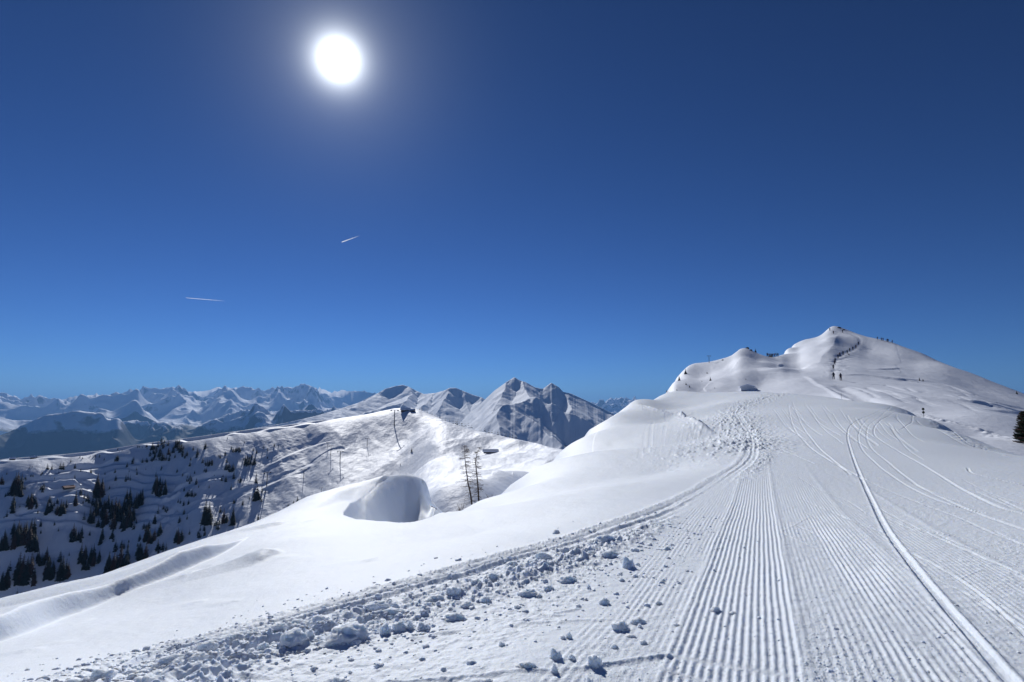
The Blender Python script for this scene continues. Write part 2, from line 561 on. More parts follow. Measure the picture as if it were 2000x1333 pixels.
# distance from the edge decides what there is: crust, two ski tracks, clods, smoothed tracks
d = SD + 0.05 * pn(X / 0.6, Y / 0.6, 14)
gx, gy = X, Y
# crumbly lip
Z += (0.03 * np.abs(pn(X / 0.05, Y / 0.05, 20)) + 0.03 * np.clip(pn(X / 0.15, Y / 0.15, 21), 0, 1)) * np.exp(-((d - 0.02) / 0.07) ** 2) * fade(0.12)
Z += 0.012 * np.exp(-((d - 0.0) / 0.09) ** 2) * (np.abs(SD) < 3)
Z -= 0.016 * sstep(0.05, 0.30, d) * (1 - sstep(5.0, 8.0, d)) * (SD < 90)
for dd, hh, ww in ((0.20, -0.020, 0.035), (0.36, 0.028, 0.03), (0.45, -0.022, 0.04), (0.62, -0.018, 0.05), (0.74, 0.024, 0.04)):
    Z += hh * np.exp(-((d - dd) / ww) ** 2) * vm * (0.5 + 1.0 * np.clip(pn(X / 1.1, Y / 1.1, int(90 + dd * 10)) + .4, 0, 1))
# heaps thrown up by the blade
heap_band = np.exp(-((d - 0.98) / 0.30) ** 2) * vm
def billow(scale, seed): return 1 - np.abs(pn(X / scale, Y / scale, seed)) * 2.2
u_ = (X - 0) ; 
lump = np.clip(0.7 * billow(0.28, 200) + 0.45 * billow(0.12, 203) - 0.35, 0, 1.2)
Z += 0.135 * lump * heap_band * fade(0.25) * (0.35 + 0.9 * np.clip(fbm(X / 1.3, Y / 1.3, 2, 209) + 0.5, 0, 1))
# crumb carpet, denser toward the heaps
dens = vm * (0.28 + 0.9 * np.exp(-((d - 1.15) / 0.5) ** 2) + 0.75 * np.clip(fbm(X / 0.9, Y / 0.9, 3, 61), 0, 1))
near_smooth = sstep(1.25, 1.5, d) * (1 - sstep(-2.1, -1.7, q))          # combed tracks at bottom centre
dens *= (1 - 0.65 * near_smooth)
Z += crumbs(0.045, 0.034, 0.18, 120, dens)
Z += crumbs(0.10, 0.070, 0.26, 123, dens)
Z += crumbs(0.22, 0.12, 0.30, 126, dens * sstep(4, 9, RG))
Z += 0.012 * fbm(X / 0.10, Y / 0.10, 3, 130) * vm * fade(0.1)
# far end of the churned strip where it climbs to the brow
ff = np.exp(-(SD / 2.3) ** 2) * sstep(24, 32, RG) * (1 - sstep(90, 100, RG)) * (SD < 90)
cl = pn(X / 0.36, Y / 0.36, 140) + 0.5 * pn(X / 0.18, Y / 0.18, 141)
Z += 0.22 * np.clip(cl - 0.05, 0, 1) * ff
wide = np.exp(-((SD + 1.5) / 3.0) ** 2) * sstep(20, 28, RG) * (1 - sstep(60, 72, RG)) * (SD < 90)
Z += 0.16 * np.clip(cl - 0.25, 0, 1) * wide
# steep lip of the brow strip (its shaded face looks at the camera)
lip = far_edge[14:]

# --- smoothed blade tracks bottom centre: long shallow ribs running like the edge
rib = FG.path([(330,1345),(600,1262),(800,1222),(1000,1200),(1130,1190)])
for off, hh in ((0.0, .016), (0.17, .014), (0.31, .018)):
    Pk = rib + np.array([0.10, -0.16]) / .19 * off
    profile(Pk, 0.14, lambda sd_, al_, h=hh: h * np.exp(-((sd_ + .01) / 0.035) ** 2) * np.clip(.55 + 1.5 * pn(al_ / .8, al_ * 0 + h * 100, 5), 0, 1.2))
P = FG.path([(640,1330),(900,1322),(1100,1306),(1250,1286),(1300,1281)])
profile(P, 0.2, lambda sd_, al_: (0.016 * np.exp(-((sd_ + .035) / 0.02) ** 2) * np.clip(.5 + 1.6 * pn(al_ / .4, al_ * 0, 6), 0, 1.3)) - 0.006 * np.exp(-((sd_ - .02) / 0.05) ** 2))
P = FG.path([(1000,1212),(1080,1196),(1130,1186)])
profile(P, 0.1, lambda sd_, al_: 0.010 * np.exp(-(sd_ / 0.025) ** 2))

# --- ski tracks over the piste: (photo points, half width m, depth, flat blade)
def groove(pts_, w, dep, sm=True, r0=2.0):
    P = FG.path(pts_, r0)
    def fn(sd_, al_):
        g = -dep * (1 - sstep(w * 0.75, w * 1.05, np.abs(sd_)))
        g = g + dep * 0.55 * np.exp(-((sd_ + w * 1.35) / (w * 0.45)) ** 2) + dep * 0.3 * np.exp(-((sd_ - w * 1.35) / (w * 0.45)) ** 2)
        return g
    profile(P, w * 3, fn)
    return P
main = groove([(1740,795),(1712,806),(1682,818),(1662,830),(1655,850),(1661,878),(1672,910),(1690,950),(1706,985),(1735,1040),(1775,1095),(1822,1155),(1880,1222),(1935,1285),(1990,1345)], 0.044, 0.026)
# flat the floor of the big track near by: its corduroy is pressed out
for pts_, w, dep in [
  ([(1748,806),(1722,820),(1708,835),(1708,850),(1722,862),(1760,885),(1820,920),(1880,955),(1940,985),(2010,1005)], .05, .02),
  ([(1745,800),(1722,812),(1700,828),(1693,846),(1697,868),(1730,900),(1790,945),(1870,985),(1960,1020),(2020,1040)], .045, .014),
  ([(1718,808),(1692,822),(1678,845),(1680,870),(1710,905),(1760,940),(1830,975),(1920,1000)], .04, .016),
  ([(1785,806),(1782,820),(1765,836),(1742,838),(1728,828)], .05, .02),
  ([(1548,785),(1558,812),(1575,845),(1610,885),(1660,925)], .05, .02),
  ([(1540,790),(1545,820),(1560,850),(1590,880),(1630,905),(1690,935)], .05, .02),
  ([(1572,790),(1590,815),(1612,835),(1640,850)], .05, .02),
  ([(1500,865),(1530,880),(1560,892),(1590,905)], .04, .018),
  ([(1705,985),(1760,1015),(1830,1048),(1900,1080),(1990,1120)], .022, .010),
  ([(1722,1003),(1790,1030),(1880,1050),(1990,1078)], .02, .008),
  ([(1700,940),(1780,975),(1860,1005),(1940,1040),(2010,1065)], .03, .010),
  ([(1740,1060),(1820,1100),(1900,1150),(2010,1245)], .018, .010),
  ([(1800,1120),(1870,1150),(1940,1190),(2010,1230)], .015, .008),
  ([(1890,915),(1900,925),(1960,940),(2010,950)], .04, .02),
  ([(1526,1038),(1550,1025),(1580,1008),(1610,998),(1640,990)], .02, -.004),
  ([(1526,996),(1550,988),(1580,983)], .02, -.004),
  ([(1875,1130),(1900,1118),(1918,1112)], .012, -.003),
  ([(1785,815),(1840,838),(1880,860),(1930,880)], .05, .03),
  ([(1790,822),(1850,850),(1900,875),(1960,890)], .06, .03),
  ([(1560,930),(1600,955),(1650,975),(1690,1000)], .02, .01),
 ]:
    groove(pts_, w, dep)
# skid marks below the brow
for k in range(26):
    rng = random.Random(k)
    x0 = rng.uniform(1480, 1760); y0 = 778 + max(0, (x0 - 1600)) * .2 + rng.uniform(2, 30)
    dx = rng.uniform(10, 70)
    groove([(x0, y0), (x0 + dx * .4, y0 + dx * .55), (x0 + dx, y0 + dx * 1.0)], rng.uniform(.03, .09), rng.uniform(.010, .022))
for k in range(16):
    rng = random.Random(k + 100)
    x0 = rng.uniform(1500, 1960); y0 = 905 + rng.uniform(0, 150)
    groove([(x0, y0), (x0 + 60, y0 + 28), (x0 + 130, y0 + 52)], rng.uniform(.015, .03), rng.uniform(.005, .010))
# scraped, rough snow right of the big track
rough = sstep(1.6, 2.6, q) * worked * np.clip(fbm(X / 1.2, Y / 1.8, 3, 300) * 2 + .45, 0, 1) * (1 - sstep(16, 28, RG))
sx = X * math.cos(R(60)) - Y * math.sin(R(60)); sy = X * math.sin(R(60)) + Y * math.cos(R(60))
Z += 0.022 * np.clip(pn(sx / 0.035, sy / 0.13, 301) - .12, 0, 1) * rough * fade(0.07)
Z += 0.05 * np.clip(pn(X / .16, Y / .16, 302) - .3, 0, 1) * rough * fade(0.16)
# rough rim at the far right border of the piste
P = FG.path([(1775,808),(1830,832),(1880,856),(1925,874)])
profile(P, 1.6, lambda sd_, al_: .10 * np.exp(-(sd_ / .5) ** 2) * np.clip(pn(al_ / .3, sd_ / .3, 8) + .2, 0, 1))

# --- the wind drift lower left: a crest with a steep face turned toward the camera
def drift(pts_, heights, back, face):
    P = FG.path(pts_)
    K = np.vstack([P[0], P[-1]])
    # height along the path
    cum = np.r_[0, np.cumsum(np.hypot(*np.diff(P, axis=0).T))]
    hh = lambda al_: np.interp(al_ / cum[-1], np.linspace(0, 1, len(heights)), heights)
    def fn(sd_, al_):
        h = hh(al_)
        w = face * (0.25 + h / max(heights))
        t = -sd_                                  # positive on the far (left) side
        up = sstep(-w, 0.0, t)
        dn = np.exp(-np.clip(t, 0, None) / back)
        return h * up * dn * (1 - sstep(back * 2.4, back * 3.0, t))
    profile(P, back * 3.0, fn)
drift([(-60,1262),(0,1246),(70,1222),(140,1199),(200,1178),(250,1160),(300,1140),(350,1118),(400,1096),(440,1077),(485,1052)],
      [.26,.30,.34,.34,.26,.30,.40,.34,.16,.06,0.0], 7.0, 0.26)
drift([(490,1105),(510,1090),(530,1073)], [0, .16, 0], 1.0, .35)
drift([(515,1035),(545,1026),(558,1022)], [0, .12, 0], 1.0, .35)
drift([(600,998),(625,985),(660,966),(690,954),(712,950)], [0,.12,.16,.10,0], 2.6, .8)
drift([(712,948),(745,938),(790,936),(820,942),(838,952)], [0,.16,.24,.18,0], 1.8, .8)
for k in range(22):
    rng = random.Random(k + 500)
    x0 = rng.uniform(20, 700); y0 = 1290 - (x0) * .27 - rng.uniform(-10, 110)
    drift([(x0, y0), (x0 + 22, y0 - 8), (x0 + 48, y0 - 17)], [0, rng.uniform(.008, .03), 0], .5, .18)

# --- the wind scoop: hollow with a far wall in shade
rim_n = (np.array([(672,21.6),(700,19.2),(740,16.6),(775,15.5),(805,15.2),(840,15.8),(862,17.6),(870,18.6)]))
rim_f = (np.array([(672,22.0),(685,25.5),(705,29.5),(730,32.6),(760,35.8),(790,38.2),(820,39.2),(840,38.0),(850,35.0),(862,26.0),(870,18.8)]))
th_n = np.array([polar(p_, 990)[0] for p_ in rim_n[:, 0]]); r_n = rim_n[:, 1]
th_f = np.array([polar(p_, 990)[0] for p_ in rim_f[:, 0]]); r_f = rim_f[:, 1]
tha, thb = th_f[0], th_f[-1]
def fill(th_k, r_k):
    return np.interp(THG, th_k, r_k)
def smooth_rim(tk, rk, n_=9):
    v = np.interp(TH, tk, rk, left=rk[0], right=rk[-1]); kr = np.hanning(n_); kr /= kr.sum()
    return np.convolve(np.pad(v, n_ // 2, mode='edge'), kr, 'valid')
rn_all = smooth_rim(th_n, r_n, 25); rf_all = smooth_rim(th_f, r_f, 19)
m_ = (THG > tha) & (THG < thb) & (RG > 8) & (RG < 60)
rn = np.broadcast_to(rn_all[:, None], X.shape)[m_]; rf = np.broadcast_to(rf_all[:, None], X.shape)[m_]
rm = RG[m_]
# hollow: gentle fall from the near rim, steep wall up to the far crest
gap = np.maximum(rf - rn, .05)
wallw = np.minimum(5.6, gap * .45)
foot = rf - wallw
# depth needed so the foot lies below the line of sight over the near rim
tan_n = FG.tan(np.interp(rn, rn, rn) * 0 + THG[m_], rn)
base = FG.tan(THG[m_], rm) * rm
zfoot = tan_n * foot - 0.12 - .01 * gap
ztop = FG.tan(THG[m_], rf) * rf
znear = tan_n * rn
tt_ = np.clip((rm - rn) / np.maximum(foot - rn, .05), 0, 1)
zin = znear + (zfoot - znear) * (tt_ ** .85)
wl = sstep(0, 1, (rm - foot) / wallw)
wl = .5 * wl + .5 * np.clip((rm - foot) / wallw, 0, 1)
zin = np.where(rm > foot, zfoot + (ztop - zfoot) * wl, zin)
inside_ = (rm > rn) & (rm < rf)
Zm = Z[m_]
Zm[inside_] = np.minimum(Zm, zin + .05 * pn(rm * .9, THG[m_] * 45, 77) + .025 * pn(rm * 2.6, THG[m_] * 150, 78))[inside_]
Z[m_] = Zm

# --- the bowl under the cornice, with the broken slab edge
P = FG.path([(1236,786),(1262,796),(1290,806),(1330,814),(1352,822),(1375,836),(1398,852)], 60)
P = FG.path([(1240,790),(1262,797),(1285,806),(1310,812),(1335,816),(1352,824),(1375,838),(1396,850)], 30)
cumP = np.r_[0, np.cumsum(np.hypot(*np.diff(P, axis=0).T))][-1]
def slab(sd_, al_):
    f = al_ / cumP
    env = np.clip(np.minimum(f / .1, (1 - f) / .1), 0, 1)
    jag = .35 * pn(al_ / 1.3, al_ * 0, 3) + .2 * pn(al_ / .5, al_ * 0, 4)
    t = sd_ + jag
    return env * (0.45 * np.exp(-np.clip(t, 0, None) / 3.0) * sstep(-.5, 0.1, t) + .22 * np.clip(pn(al_ / .5, sd_ / .5, 11), 0, 1) * np.exp(-(t / 1.2) ** 2))
profile(P, 9, slab)
for k in range(9):
    rng = random.Random(k + 40)
    x0 = 1262 + k * 15 + rng.uniform(-6, 6)
    y0 = 822 + abs(x0 - 1290) * .10 + rng.uniform(0, 14)
    groove([(x0, y0), (x0 - 4 - k, y0 + 30), (x0 - 12 - 2 * k, y0 + 58)], rng.uniform(.12, .35), rng.uniform(.002, .009), r0=20)

ZF = Z
for _px in (0,300,600,800,1000,1237,1300,1400,1500,1600,1700,1850,2000):
    _th = polar(_px, 850)[0]; _i = int(np.searchsorted(TH, _th)); _t = (ZF[_i] / RR); _j = int(_t.argmax()); print('fg sky', _px, round(float(RR[_j]), 1), round(float(_t[_j]), 4), [round(float(polar(_px, y_)[1]), 4) for y_ in (780, 900)])
mat_fg = snow_mat('groomed_snow', [(9.0, 0.03, 8, 0.5), (70.0, 0.008, 4, 0.6)], sss=.012)
ground = grid_mesh('snow_ground', TH, RR, ZF, mat_fg)
def fg_z(x, y):
    th = math.atan2(x, y); r_ = math.hypot(x, y)
    i = int(np.clip(np.searchsorted(TH, th), 1, len(TH) - 1)); j = int(np.clip(np.searchsorted(RR, r_), 1, len(RR) - 1))
    a = (th - TH[i - 1]) / (TH[i] - TH[i - 1]); b = (r_ - RR[j - 1]) / (RR[j] - RR[j - 1])
    return float((ZF[i-1, j-1] * (1-a) + ZF[i, j-1] * a) * (1-b) + (ZF[i-1, j] * (1-a) + ZF[i, j] * a) * b)

# ================================================================== THE SUMMIT HILL
sky_hill = [(1200,835,190),(1240,820,198),(1280,792,208),(1300,769,215),(1320,740,226),(1340,718,240),(1352,711,248),(1385,707,250),(1415,700,250),(1430,695,250),(1441,684,250),(1452,679,252),
            (1466,683,254),(1478,690,256),(1500,697,262),(1518,699,270),(1531,690,300),(1545,678,325),(1570,664,330),(1600,657,330),(1612,648,332),(1622,639,333),(1630,637,335),(1645,641,335),
            (1660,647,332),(1690,658,322),(1740,669,308),(1770,680,300),(1800,690,292),(1830,704,284),(1860,716,276),(1890,727,270),(1920,738,264),(1955,752,258),(1985,764,254),(2010,774,250),
            (2150,835,240),(2400,930,230)]
hp = [C(*p) for p in sky_hill]
for px, py, r_ in sky_hill:
    th, t = polar(px, py)
    hp += [(th, r_ * 1.10, t - .035), (th, r_ * 1.5, t - .20), (th, r_ * 2.2, t - .34)]
hp += [
 C(1490,766,138), C(1500,752,158),
 C(1545,768,128), C(1560,742,158), C(1555,727,190),
 C(1600,772,122), C(1600,752,146), C(1600,733,178),
 *[(polar(px_, ys_)[0], r_, (polar(px_, ys_)[1] * R_ - b_ * (R_ - r_)) / r_) for px_, ys_, R_, b_, rs_ in (
    (1320,740,226,.08,(150,190)), (1350,712,247,.135,(150,180,215)), (1385,707,250,.145,(150,180,215)), (1415,700,250,.155,(150,180,215)), (1452,679,252,.20,(150,180,215,235)),
    (1478,690,256,.18,(160,190,225)), (1505,698,263,.14,(185,225)), (1531,690,300,.16,(215,250,280)), (1545,678,325,.18,(215,250,290,310)), (1570,664,330,.20,(212,250,290,312)),
    (1600,657,330,.20,(212,250,290,312)), (1616,646,332,.22,(212,250,290,315))) for r_ in rs_],
 C(1640,775,115), C(1630,742,162), C(1640,722,192), C(1640,700,238), C(1640,675,280), C(1635,655,312),
 C(1700,792,96), C(1700,762,138), C(1700,738,178), C(1700,712,226), C(1700,685,282),
 C(1800,813,88), C(1800,788,112), C(1800,758,158), C(1800,725,220), C(1800,704,262),
 C(1900,854,66), C(1900,810,90), C(1900,780,138), C(1900,752,205),
 C(2000,896,46), C(2000,860,62), C(2000,822,100), C(2000,792,175),
 C(2200,990,40), C(2200,930,70), C(2200,880,150),
]
for px, r_, z_ in [(1200,110,-14),(1300,110,-9),(1400,112,-7),(1500,104,-6),(1600,94,-5),(1700,74,-1.8),(1780,70,-.9),(1850,57,-1.9),(1930,46,-2.6),(2000,40,-2.8),(2200,28,-3.6)]:
    hp.append(Cz(px, r_, z_))
HL = Field(hp, n=(420, 260), th=(R(4), R(62)), r=(26.0, 900.0), ks=2.4)
THh = np.linspace(R(8), R(56), 1050)
RRh = [30.0]
while RRh[-1] < 800:
    RRh.append(RRh[-1] * (1.0055 if RRh[-1] < 345 else 1.04))
RRh = np.array(RRh)
Tg = np.broadcast_to(THh[:, None], (len(THh), len(RRh))); Rg = np.broadcast_to(RRh[None, :], Tg.shape)
Xh = np.sin(Tg) * Rg; Yh = np.cos(Tg) * Rg
Zh = HL.tan(Tg, Rg) * Rg

def add_path(Xa, Ya, Za, P, w, fn):
    idx, sd, al, qx, qy = near_path(Xa, Ya, P, w)
    if len(idx): Za.ravel()[idx] += fn(sd, al)

def fix_sky(Zz, Tg_, Rg_, TH_, RR_, pts_, soft=3, rmin=0):
    """raise or lower each azimuth so the skyline stands where surveyed"""
    t = Zz / Rg_
    t = np.where(Rg_ > rmin, t, -9)
    tm = t.max(1)
    if soft:
        ker = np.ones(2 * soft + 1) / (2 * soft + 1)
        tm_s = np.convolve(np.pad(tm, soft, mode='edge'), ker, 'valid')
    else: tm_s = tm
    return (sil(pts_, TH_) - tm_s)
dT = fix_sky(Zh, Tg, Rg, THh, RRh, [p[:2] for p in sky_hill], 0, 150)
okc = (THh > polar(1300, 768)[0]) & (THh < polar(2150, 800)[0])
dT = np.where(okc, dT, 0)
ker = np.hanning(31); ker /= ker.sum()
dT = np.convolve(np.pad(dT, 15, mode='edge'), ker, 'valid')
print('hill dT', dT.min(), dT.max(), np.abs(dT).mean())
Zh += dT[:, None] * Rg * sstep(.45, .85, Rg / np.interp(THh, [polar(p[0], p[1])[0] for p in sky_hill], [p[2] for p in sky_hill])[:, None])
# small-scale wind texture
Zh += 0.28 * fbm(Xh / 26, Yh / 34, 4, 400) * np.clip((Rg - 60) / 80, 0, 1)
Zh += 0.07 * np.abs(pn(Xh / 2.2 + Yh / 9, Yh / 4.0, 409)) * np.clip(fbm(Xh / 14, Yh / 14, 2, 410) + .5, 0, 1.2) + 0.15 * fbm(Xh / 5, Yh / 9, 3, 403) * np.clip((Rg - 60) / 80, 0, 1)
# spur that divides the bright bowl from the grey flank
P = HL.path([(1640,645),(1632,665),(1622,685),(1606,702),(1600,716)], 100)
add_path(Xh, Yh, Zh, P, 22, lambda sd_, al_: 1.0 * np.exp(-np.abs(sd_) / 7.0) * np.clip(np.minimum(al_ / 20, 1), 0, 1))
# dark crease left of the hollow
P = HL.path([(1478,758),(1486,745),(1495,732),(1506,722),(1520,718)], 100)
add_path(Xh, Yh, Zh, P, 12, lambda sd_, al_: 1.0 * sstep(-1.0, 5.0, -sd_) * np.exp(-np.clip(-sd_, 0, None) / 6))
P = HL.path([(1500,724),(1530,726),(1560,724),(1580,722)], 100)
add_path(Xh, Yh, Zh, P, 10, lambda sd_, al_: .9 * np.exp(-(sd_ / 3.0) ** 2))
# sastrugi: long low drifts across the right flank
for pts_, h_ in [([(1740,742),(1790,742),(1850,752),(1900,768)], .35), ([(1780,745),(1850,760),(1930,780),(2000,795)], .3), ([(1850,782),(1900,787),(1960,795),(2010,800)], .3),
                 ([(1880,792),(1930,800),(1990,807)], .25), ([(1640,734),(1680,733),(1720,738),(1760,742)], .6), 
                 ([(1680,720),(1710,722),(1750,720)], .4), ([(1820,775),(1870,783),(1920,790)], .5),
                 ([(1620,757),(1650,770),(1690,782),(1735,798)], -.5), ([(1575,735),(1600,752),(1640,770),(1665,782)], .35), ([(1700,757),(1740,768),(1780,776)], .3)]:
    P = HL.path(pts_, 60)
    add_path(Xh, Yh, Zh, P, 9, lambda sd_, al_, h=h_: .8 * h * np.exp(-np.clip(-sd_, 0, None) / 2.4) * sstep(-1.3, 0, -sd_) * np.clip(al_ / 8, 0, 1))
# trodden path of the climbers
path_c = HL.path([(1628,742),(1628,725),(1630,712),(1636,702),(1648,694),(1660,687),(1672,680),(1680,672),(1678,662),(1662,652),(1645,644)], 100)
add_path(Xh, Yh, Zh, path_c, 3.0, lambda sd_, al_: -.16 * np.exp(-(sd_ / .8) ** 2) + .1 * np.clip(pn(al_ / 1.0, sd_ / .7, 3), 0, 1))
for k in range(14):
    rng = random.Random(k + 900)
    x0 = rng.uniform(1612, 1640); y0 = rng.uniform(698, 728)
    P = HL.path([(x0, y0), (x0 + rng.uniform(10, 26), y0 - rng.uniform(1, 7))], 100, smooth=False)
    add_path(Xh, Yh, Zh, P, 2.5, lambda sd_, al_: -.16 * np.exp(-(sd_ / .6) ** 2))
for k in range(18):
    rng = random.Random(k + 1300)
    x0 = rng.uniform(1560, 1900); y0 = rng.uniform(745, 780) + max(0, x0 - 1700) * .05
    L0 = rng.uniform(25, 90)
    P = HL.path([(x0, y0), (x0 + L0 * .5, y0 + L0 * rng.uniform(.05, .2)), (x0 + L0, y0 + L0 * rng.uniform(.15, .4))], 80)
    add_path(Xh, Yh, Zh, P, 2.2, lambda sd_, al_, h=rng.uniform(.06, .16): -h * np.exp(-(sd_ / .45) ** 2))
# trench to the brow (bright diagonal)
P = HL.path([(1640,755),(1670,768),(1700,780),(1735,796),(1760,803)], 60)
add_path(Xh, Yh, Zh, P, 5, lambda sd_, al_: -.5 * np.exp(-(sd_ / 1.4) ** 2))
P = HL.path([(1640,758),(1632,765),(1626,772)], 60)
# churned rim near the marker and on to the right
P = HL.path([(1778,806),(1800,812),(1840,822),(1880,832),(1930,846),(2000,866)], 40)
add_path(Xh, Yh, Zh, P, 3, lambda sd_, al_: .35 * np.exp(-(sd_ / .8) ** 2) * np.clip(pn(al_ / .8, sd_ / .6, 13) + .25, 0, 1) * np.clip(1.6 - al_ / 40, .3, 1))
P = HL.path([(1740,800),(1790,818),(1850,845),(1900,868)], 40)

_sl = sil([p[:2] for p in sky_hill], THh)[:, None]
Zh = np.where((Tg < polar(1345, 760)[0]) & (Zh / Rg > _sl), _sl * Rg, Zh)
mat_hill = snow_mat('wind_packed_snow', [(0.9, 0.25, 7, 0.55)], col=(.84, .875, .945))
hill = grid_mesh('summit_hill', THh, RRh, Zh, mat_hill)

class Sampler:
    def __init__(self, TH_, RR_, Z_):
        self.T, self.Rr, self.Z = TH_, RR_, Z_
    def z(self, x, y):
        th = math.atan2(x, y); r_ = math.hypot(x, y)
        i = int(np.clip(np.searchsorted(self.T, th), 1, len(self.T) - 1)); j = int(np.clip(np.searchsorted(self.Rr, r_), 1, len(self.Rr) - 1))
        a = (th - self.T[i-1]) / (self.T[i] - self.T[i-1]); b = (r_ - self.Rr[j-1]) / (self.Rr[j] - self.Rr[j-1])
        Zq = self.Z
        return float((Zq[i-1, j-1] * (1-a) + Zq[i, j-1] * a) * (1-b) + (Zq[i-1, j] * (1-a) + Zq[i, j] * a) * b)
    def hit(self, px, py, r0=0):
        th, t = polar(px, py)
        i = int(np.clip(np.searchsorted(self.T, th), 1, len(self.T) - 1))
        a = (th - self.T[i-1]) / (self.T[i] - self.T[i-1])
        zz = (self.Z[i-1] * (1-a) + self.Z[i] * a) / self.Rr
        ok = np.nonzero((zz >= t) & (self.Rr > r0))[0]
        if len(ok): j = int(ok[0])
        else:
            j = int(np.argmax(np.where(self.Rr > r0, zz, -9)))
        if j > 0 and len(ok) and zz[j] > zz[j-1]:
            f = (t - zz[j-1]) / (zz[j] - zz[j-1]); rad = self.Rr[j-1] + (self.Rr[j] - self.Rr[j-1]) * min(max(f, 0), 1)
        else: rad = self.Rr[j]
        x, y = rad * math.sin(th), rad * math.cos(th)
        return Vector((x, y, self.z(x, y)))
SF = Sampler(TH, RR, ZF); SH = Sampler(THh, RRh, Zh)
#==PART3==
# ================================================================== THE VALLEY SIDE with trees and lifts
sky_val = [(-250,920,820),(0,898,750),(100,890,745),(200,880,740),(280,866,730),(350,858,720),(450,845,720),(525,835,730),(600,825,740),(700,812,750),(740,804,752),(770,798,750),(800,796,745),(817,799,738),
           (850,813,728),(875,824,715),(900,832,700),(925,839,685),(950,845,660),(975,850,630),(1010,858,590),(1050,866,550),(1075,874,520),(1102,878,480),(1200,890,440),(1500,905,420)]
vp = [C(*p) for p in sky_val]
for px, py, r_ in sky_val:
    th, t = polar(px, py)
    vp += [(th, r_ * 1.07, t - .035), (th, r_ * 1.3, t - .16), (th, r_ * 1.8, t - .30)]
vp += [
 C(-250,1250,600), C(-250,1080,690),
 C(0,1200,573), C(0,1120,601), C(0,1040,641), C(0,980,676), C(0,930,712),
 C(200,1150,561), C(200,1050,616), C(200,970,669), C(200,910,714),
 C(300,1080,569), C(300,1000,617), C(300,920,678),
 C(400,1060,554), C(400,1000,593), C(400,940,637), C(400,890,681),
 C(500,1010,564), C(500,950,610), C(500,890,666),
 C(600,985,550), C(600,930,602), C(600,880,660),
 C(700,950,546), C(700,900,604), C(700,860,663),
 C(800,935,516), C(800,880,587), C(800,840,653),
 C(900,1010,86), C(900,965,150), C(900,930,260), C(900,890,390), C(900,855,530),
 C(850,1005,92), C(850,950,220), C(850,900,370), C(850,850,560),
 C(980,975,100), C(980,945,150), C(980,920,230), C(980,885,380), C(980,862,520),
 C(1060,930,130), C(1060,905,200), C(1060,885,330),
 C(1150,905,200), C(1200,910,260), C(1400,930,260),
 C(850,945,260),
]
for px, r_, z_ in [(-250,300,-290),(0,450,-215),(0,300,-235),(200,450,-205),(200,300,-215),(400,440,-150),(400,280,-160),(600,420,-105),(600,250,-90),(720,180,-55),(800,80,-25),(800,180,-38),(1100,80,-20),(1250,80,-24),(1250,200,-30),(-250,80,-100),(200,80,-60),(500,80,-40)]:
    vp.append(Cz(px, r_, z_))
VF = Field(vp, n=(360, 260), th=(R(-56), R(26)), r=(60.0, 1600.0), ks=2.2)
THv = np.concatenate([np.linspace(R(-54), R(-43.5), 60, endpoint=False), np.linspace(R(-43.5), R(8), 1080), np.linspace(R(8), R(20), 60)[1:]])
rv = [70.0]
while rv[-1] < 1400:
    q_ = rv[-1]
    rv.append(q_ + (3.0 if q_ < 360 else (1.05 if q_ < 770 else 18)))
RRv = np.array(rv)
Tg = np.broadcast_to(THv[:, None], (len(THv), len(RRv))); Rg = np.broadcast_to(RRv[None, :], Tg.shape)
Xv = np.sin(Tg) * Rg; Yv = np.cos(Tg) * Rg
Zv = VF.tan(Tg, Rg) * Rg
dTv = np.zeros(len(THv))
t_ = Zv / Rg; tm = np.where(Rg > 400, t_, -9).max(1)
okc = THv < polar(1100, 878)[0]
dTv = np.where(okc, sil([p[:2] for p in sky_val], THv) - tm, 0)
ker = np.hanning(15); ker /= ker.sum()
dTv = np.convolve(np.pad(dTv, 7, mode='edge'), ker, 'valid')
print('valley dT', dTv.min(), dTv.max())
Zv += dTv[:, None] * Rg * sstep(300, 600, Rg)
leftw = 1 - sstep(-0.42, -0.18, Tg)                # 1 in the steep, wooded part on the left
rcrest = np.interp(THv, [polar(p[0], p[1])[0] for p in sky_val], [p[2] for p in sky_val])[:, None]
fade_r = sstep(80, 200, Rg) * (1 - .85 * np.exp(-((Rg - rcrest) / 45) ** 2))
# gullies and ribs running down the fall line (toward the lower left)
ca, sa = math.cos(R(-38)), math.sin(R(-38))
U = Xv * ca - Yv * sa; V = Xv * sa + Yv * ca
Zv += 4.2 * fbm(U / 55, V / 190, 4, 600) * fade_r * (0.55 + .6 * leftw)
ca, sa = math.cos(R(28)), math.sin(R(28))
U = Xv * ca - Yv * sa; V = Xv * sa + Yv * ca
Zv += 2.6 * (ridged(U / 75, V / 210, 3, 610) - 1) * sstep(-0.42, -0.2, Tg) * fade_r * .8
Zv += 0.9 * fbm(Xv / 12, Yv / 22, 4, 620) * fade_r
Zv += 0.55 * np.abs(pn(Xv / 6, Yv / 6, 630)) * leftw * fade_r

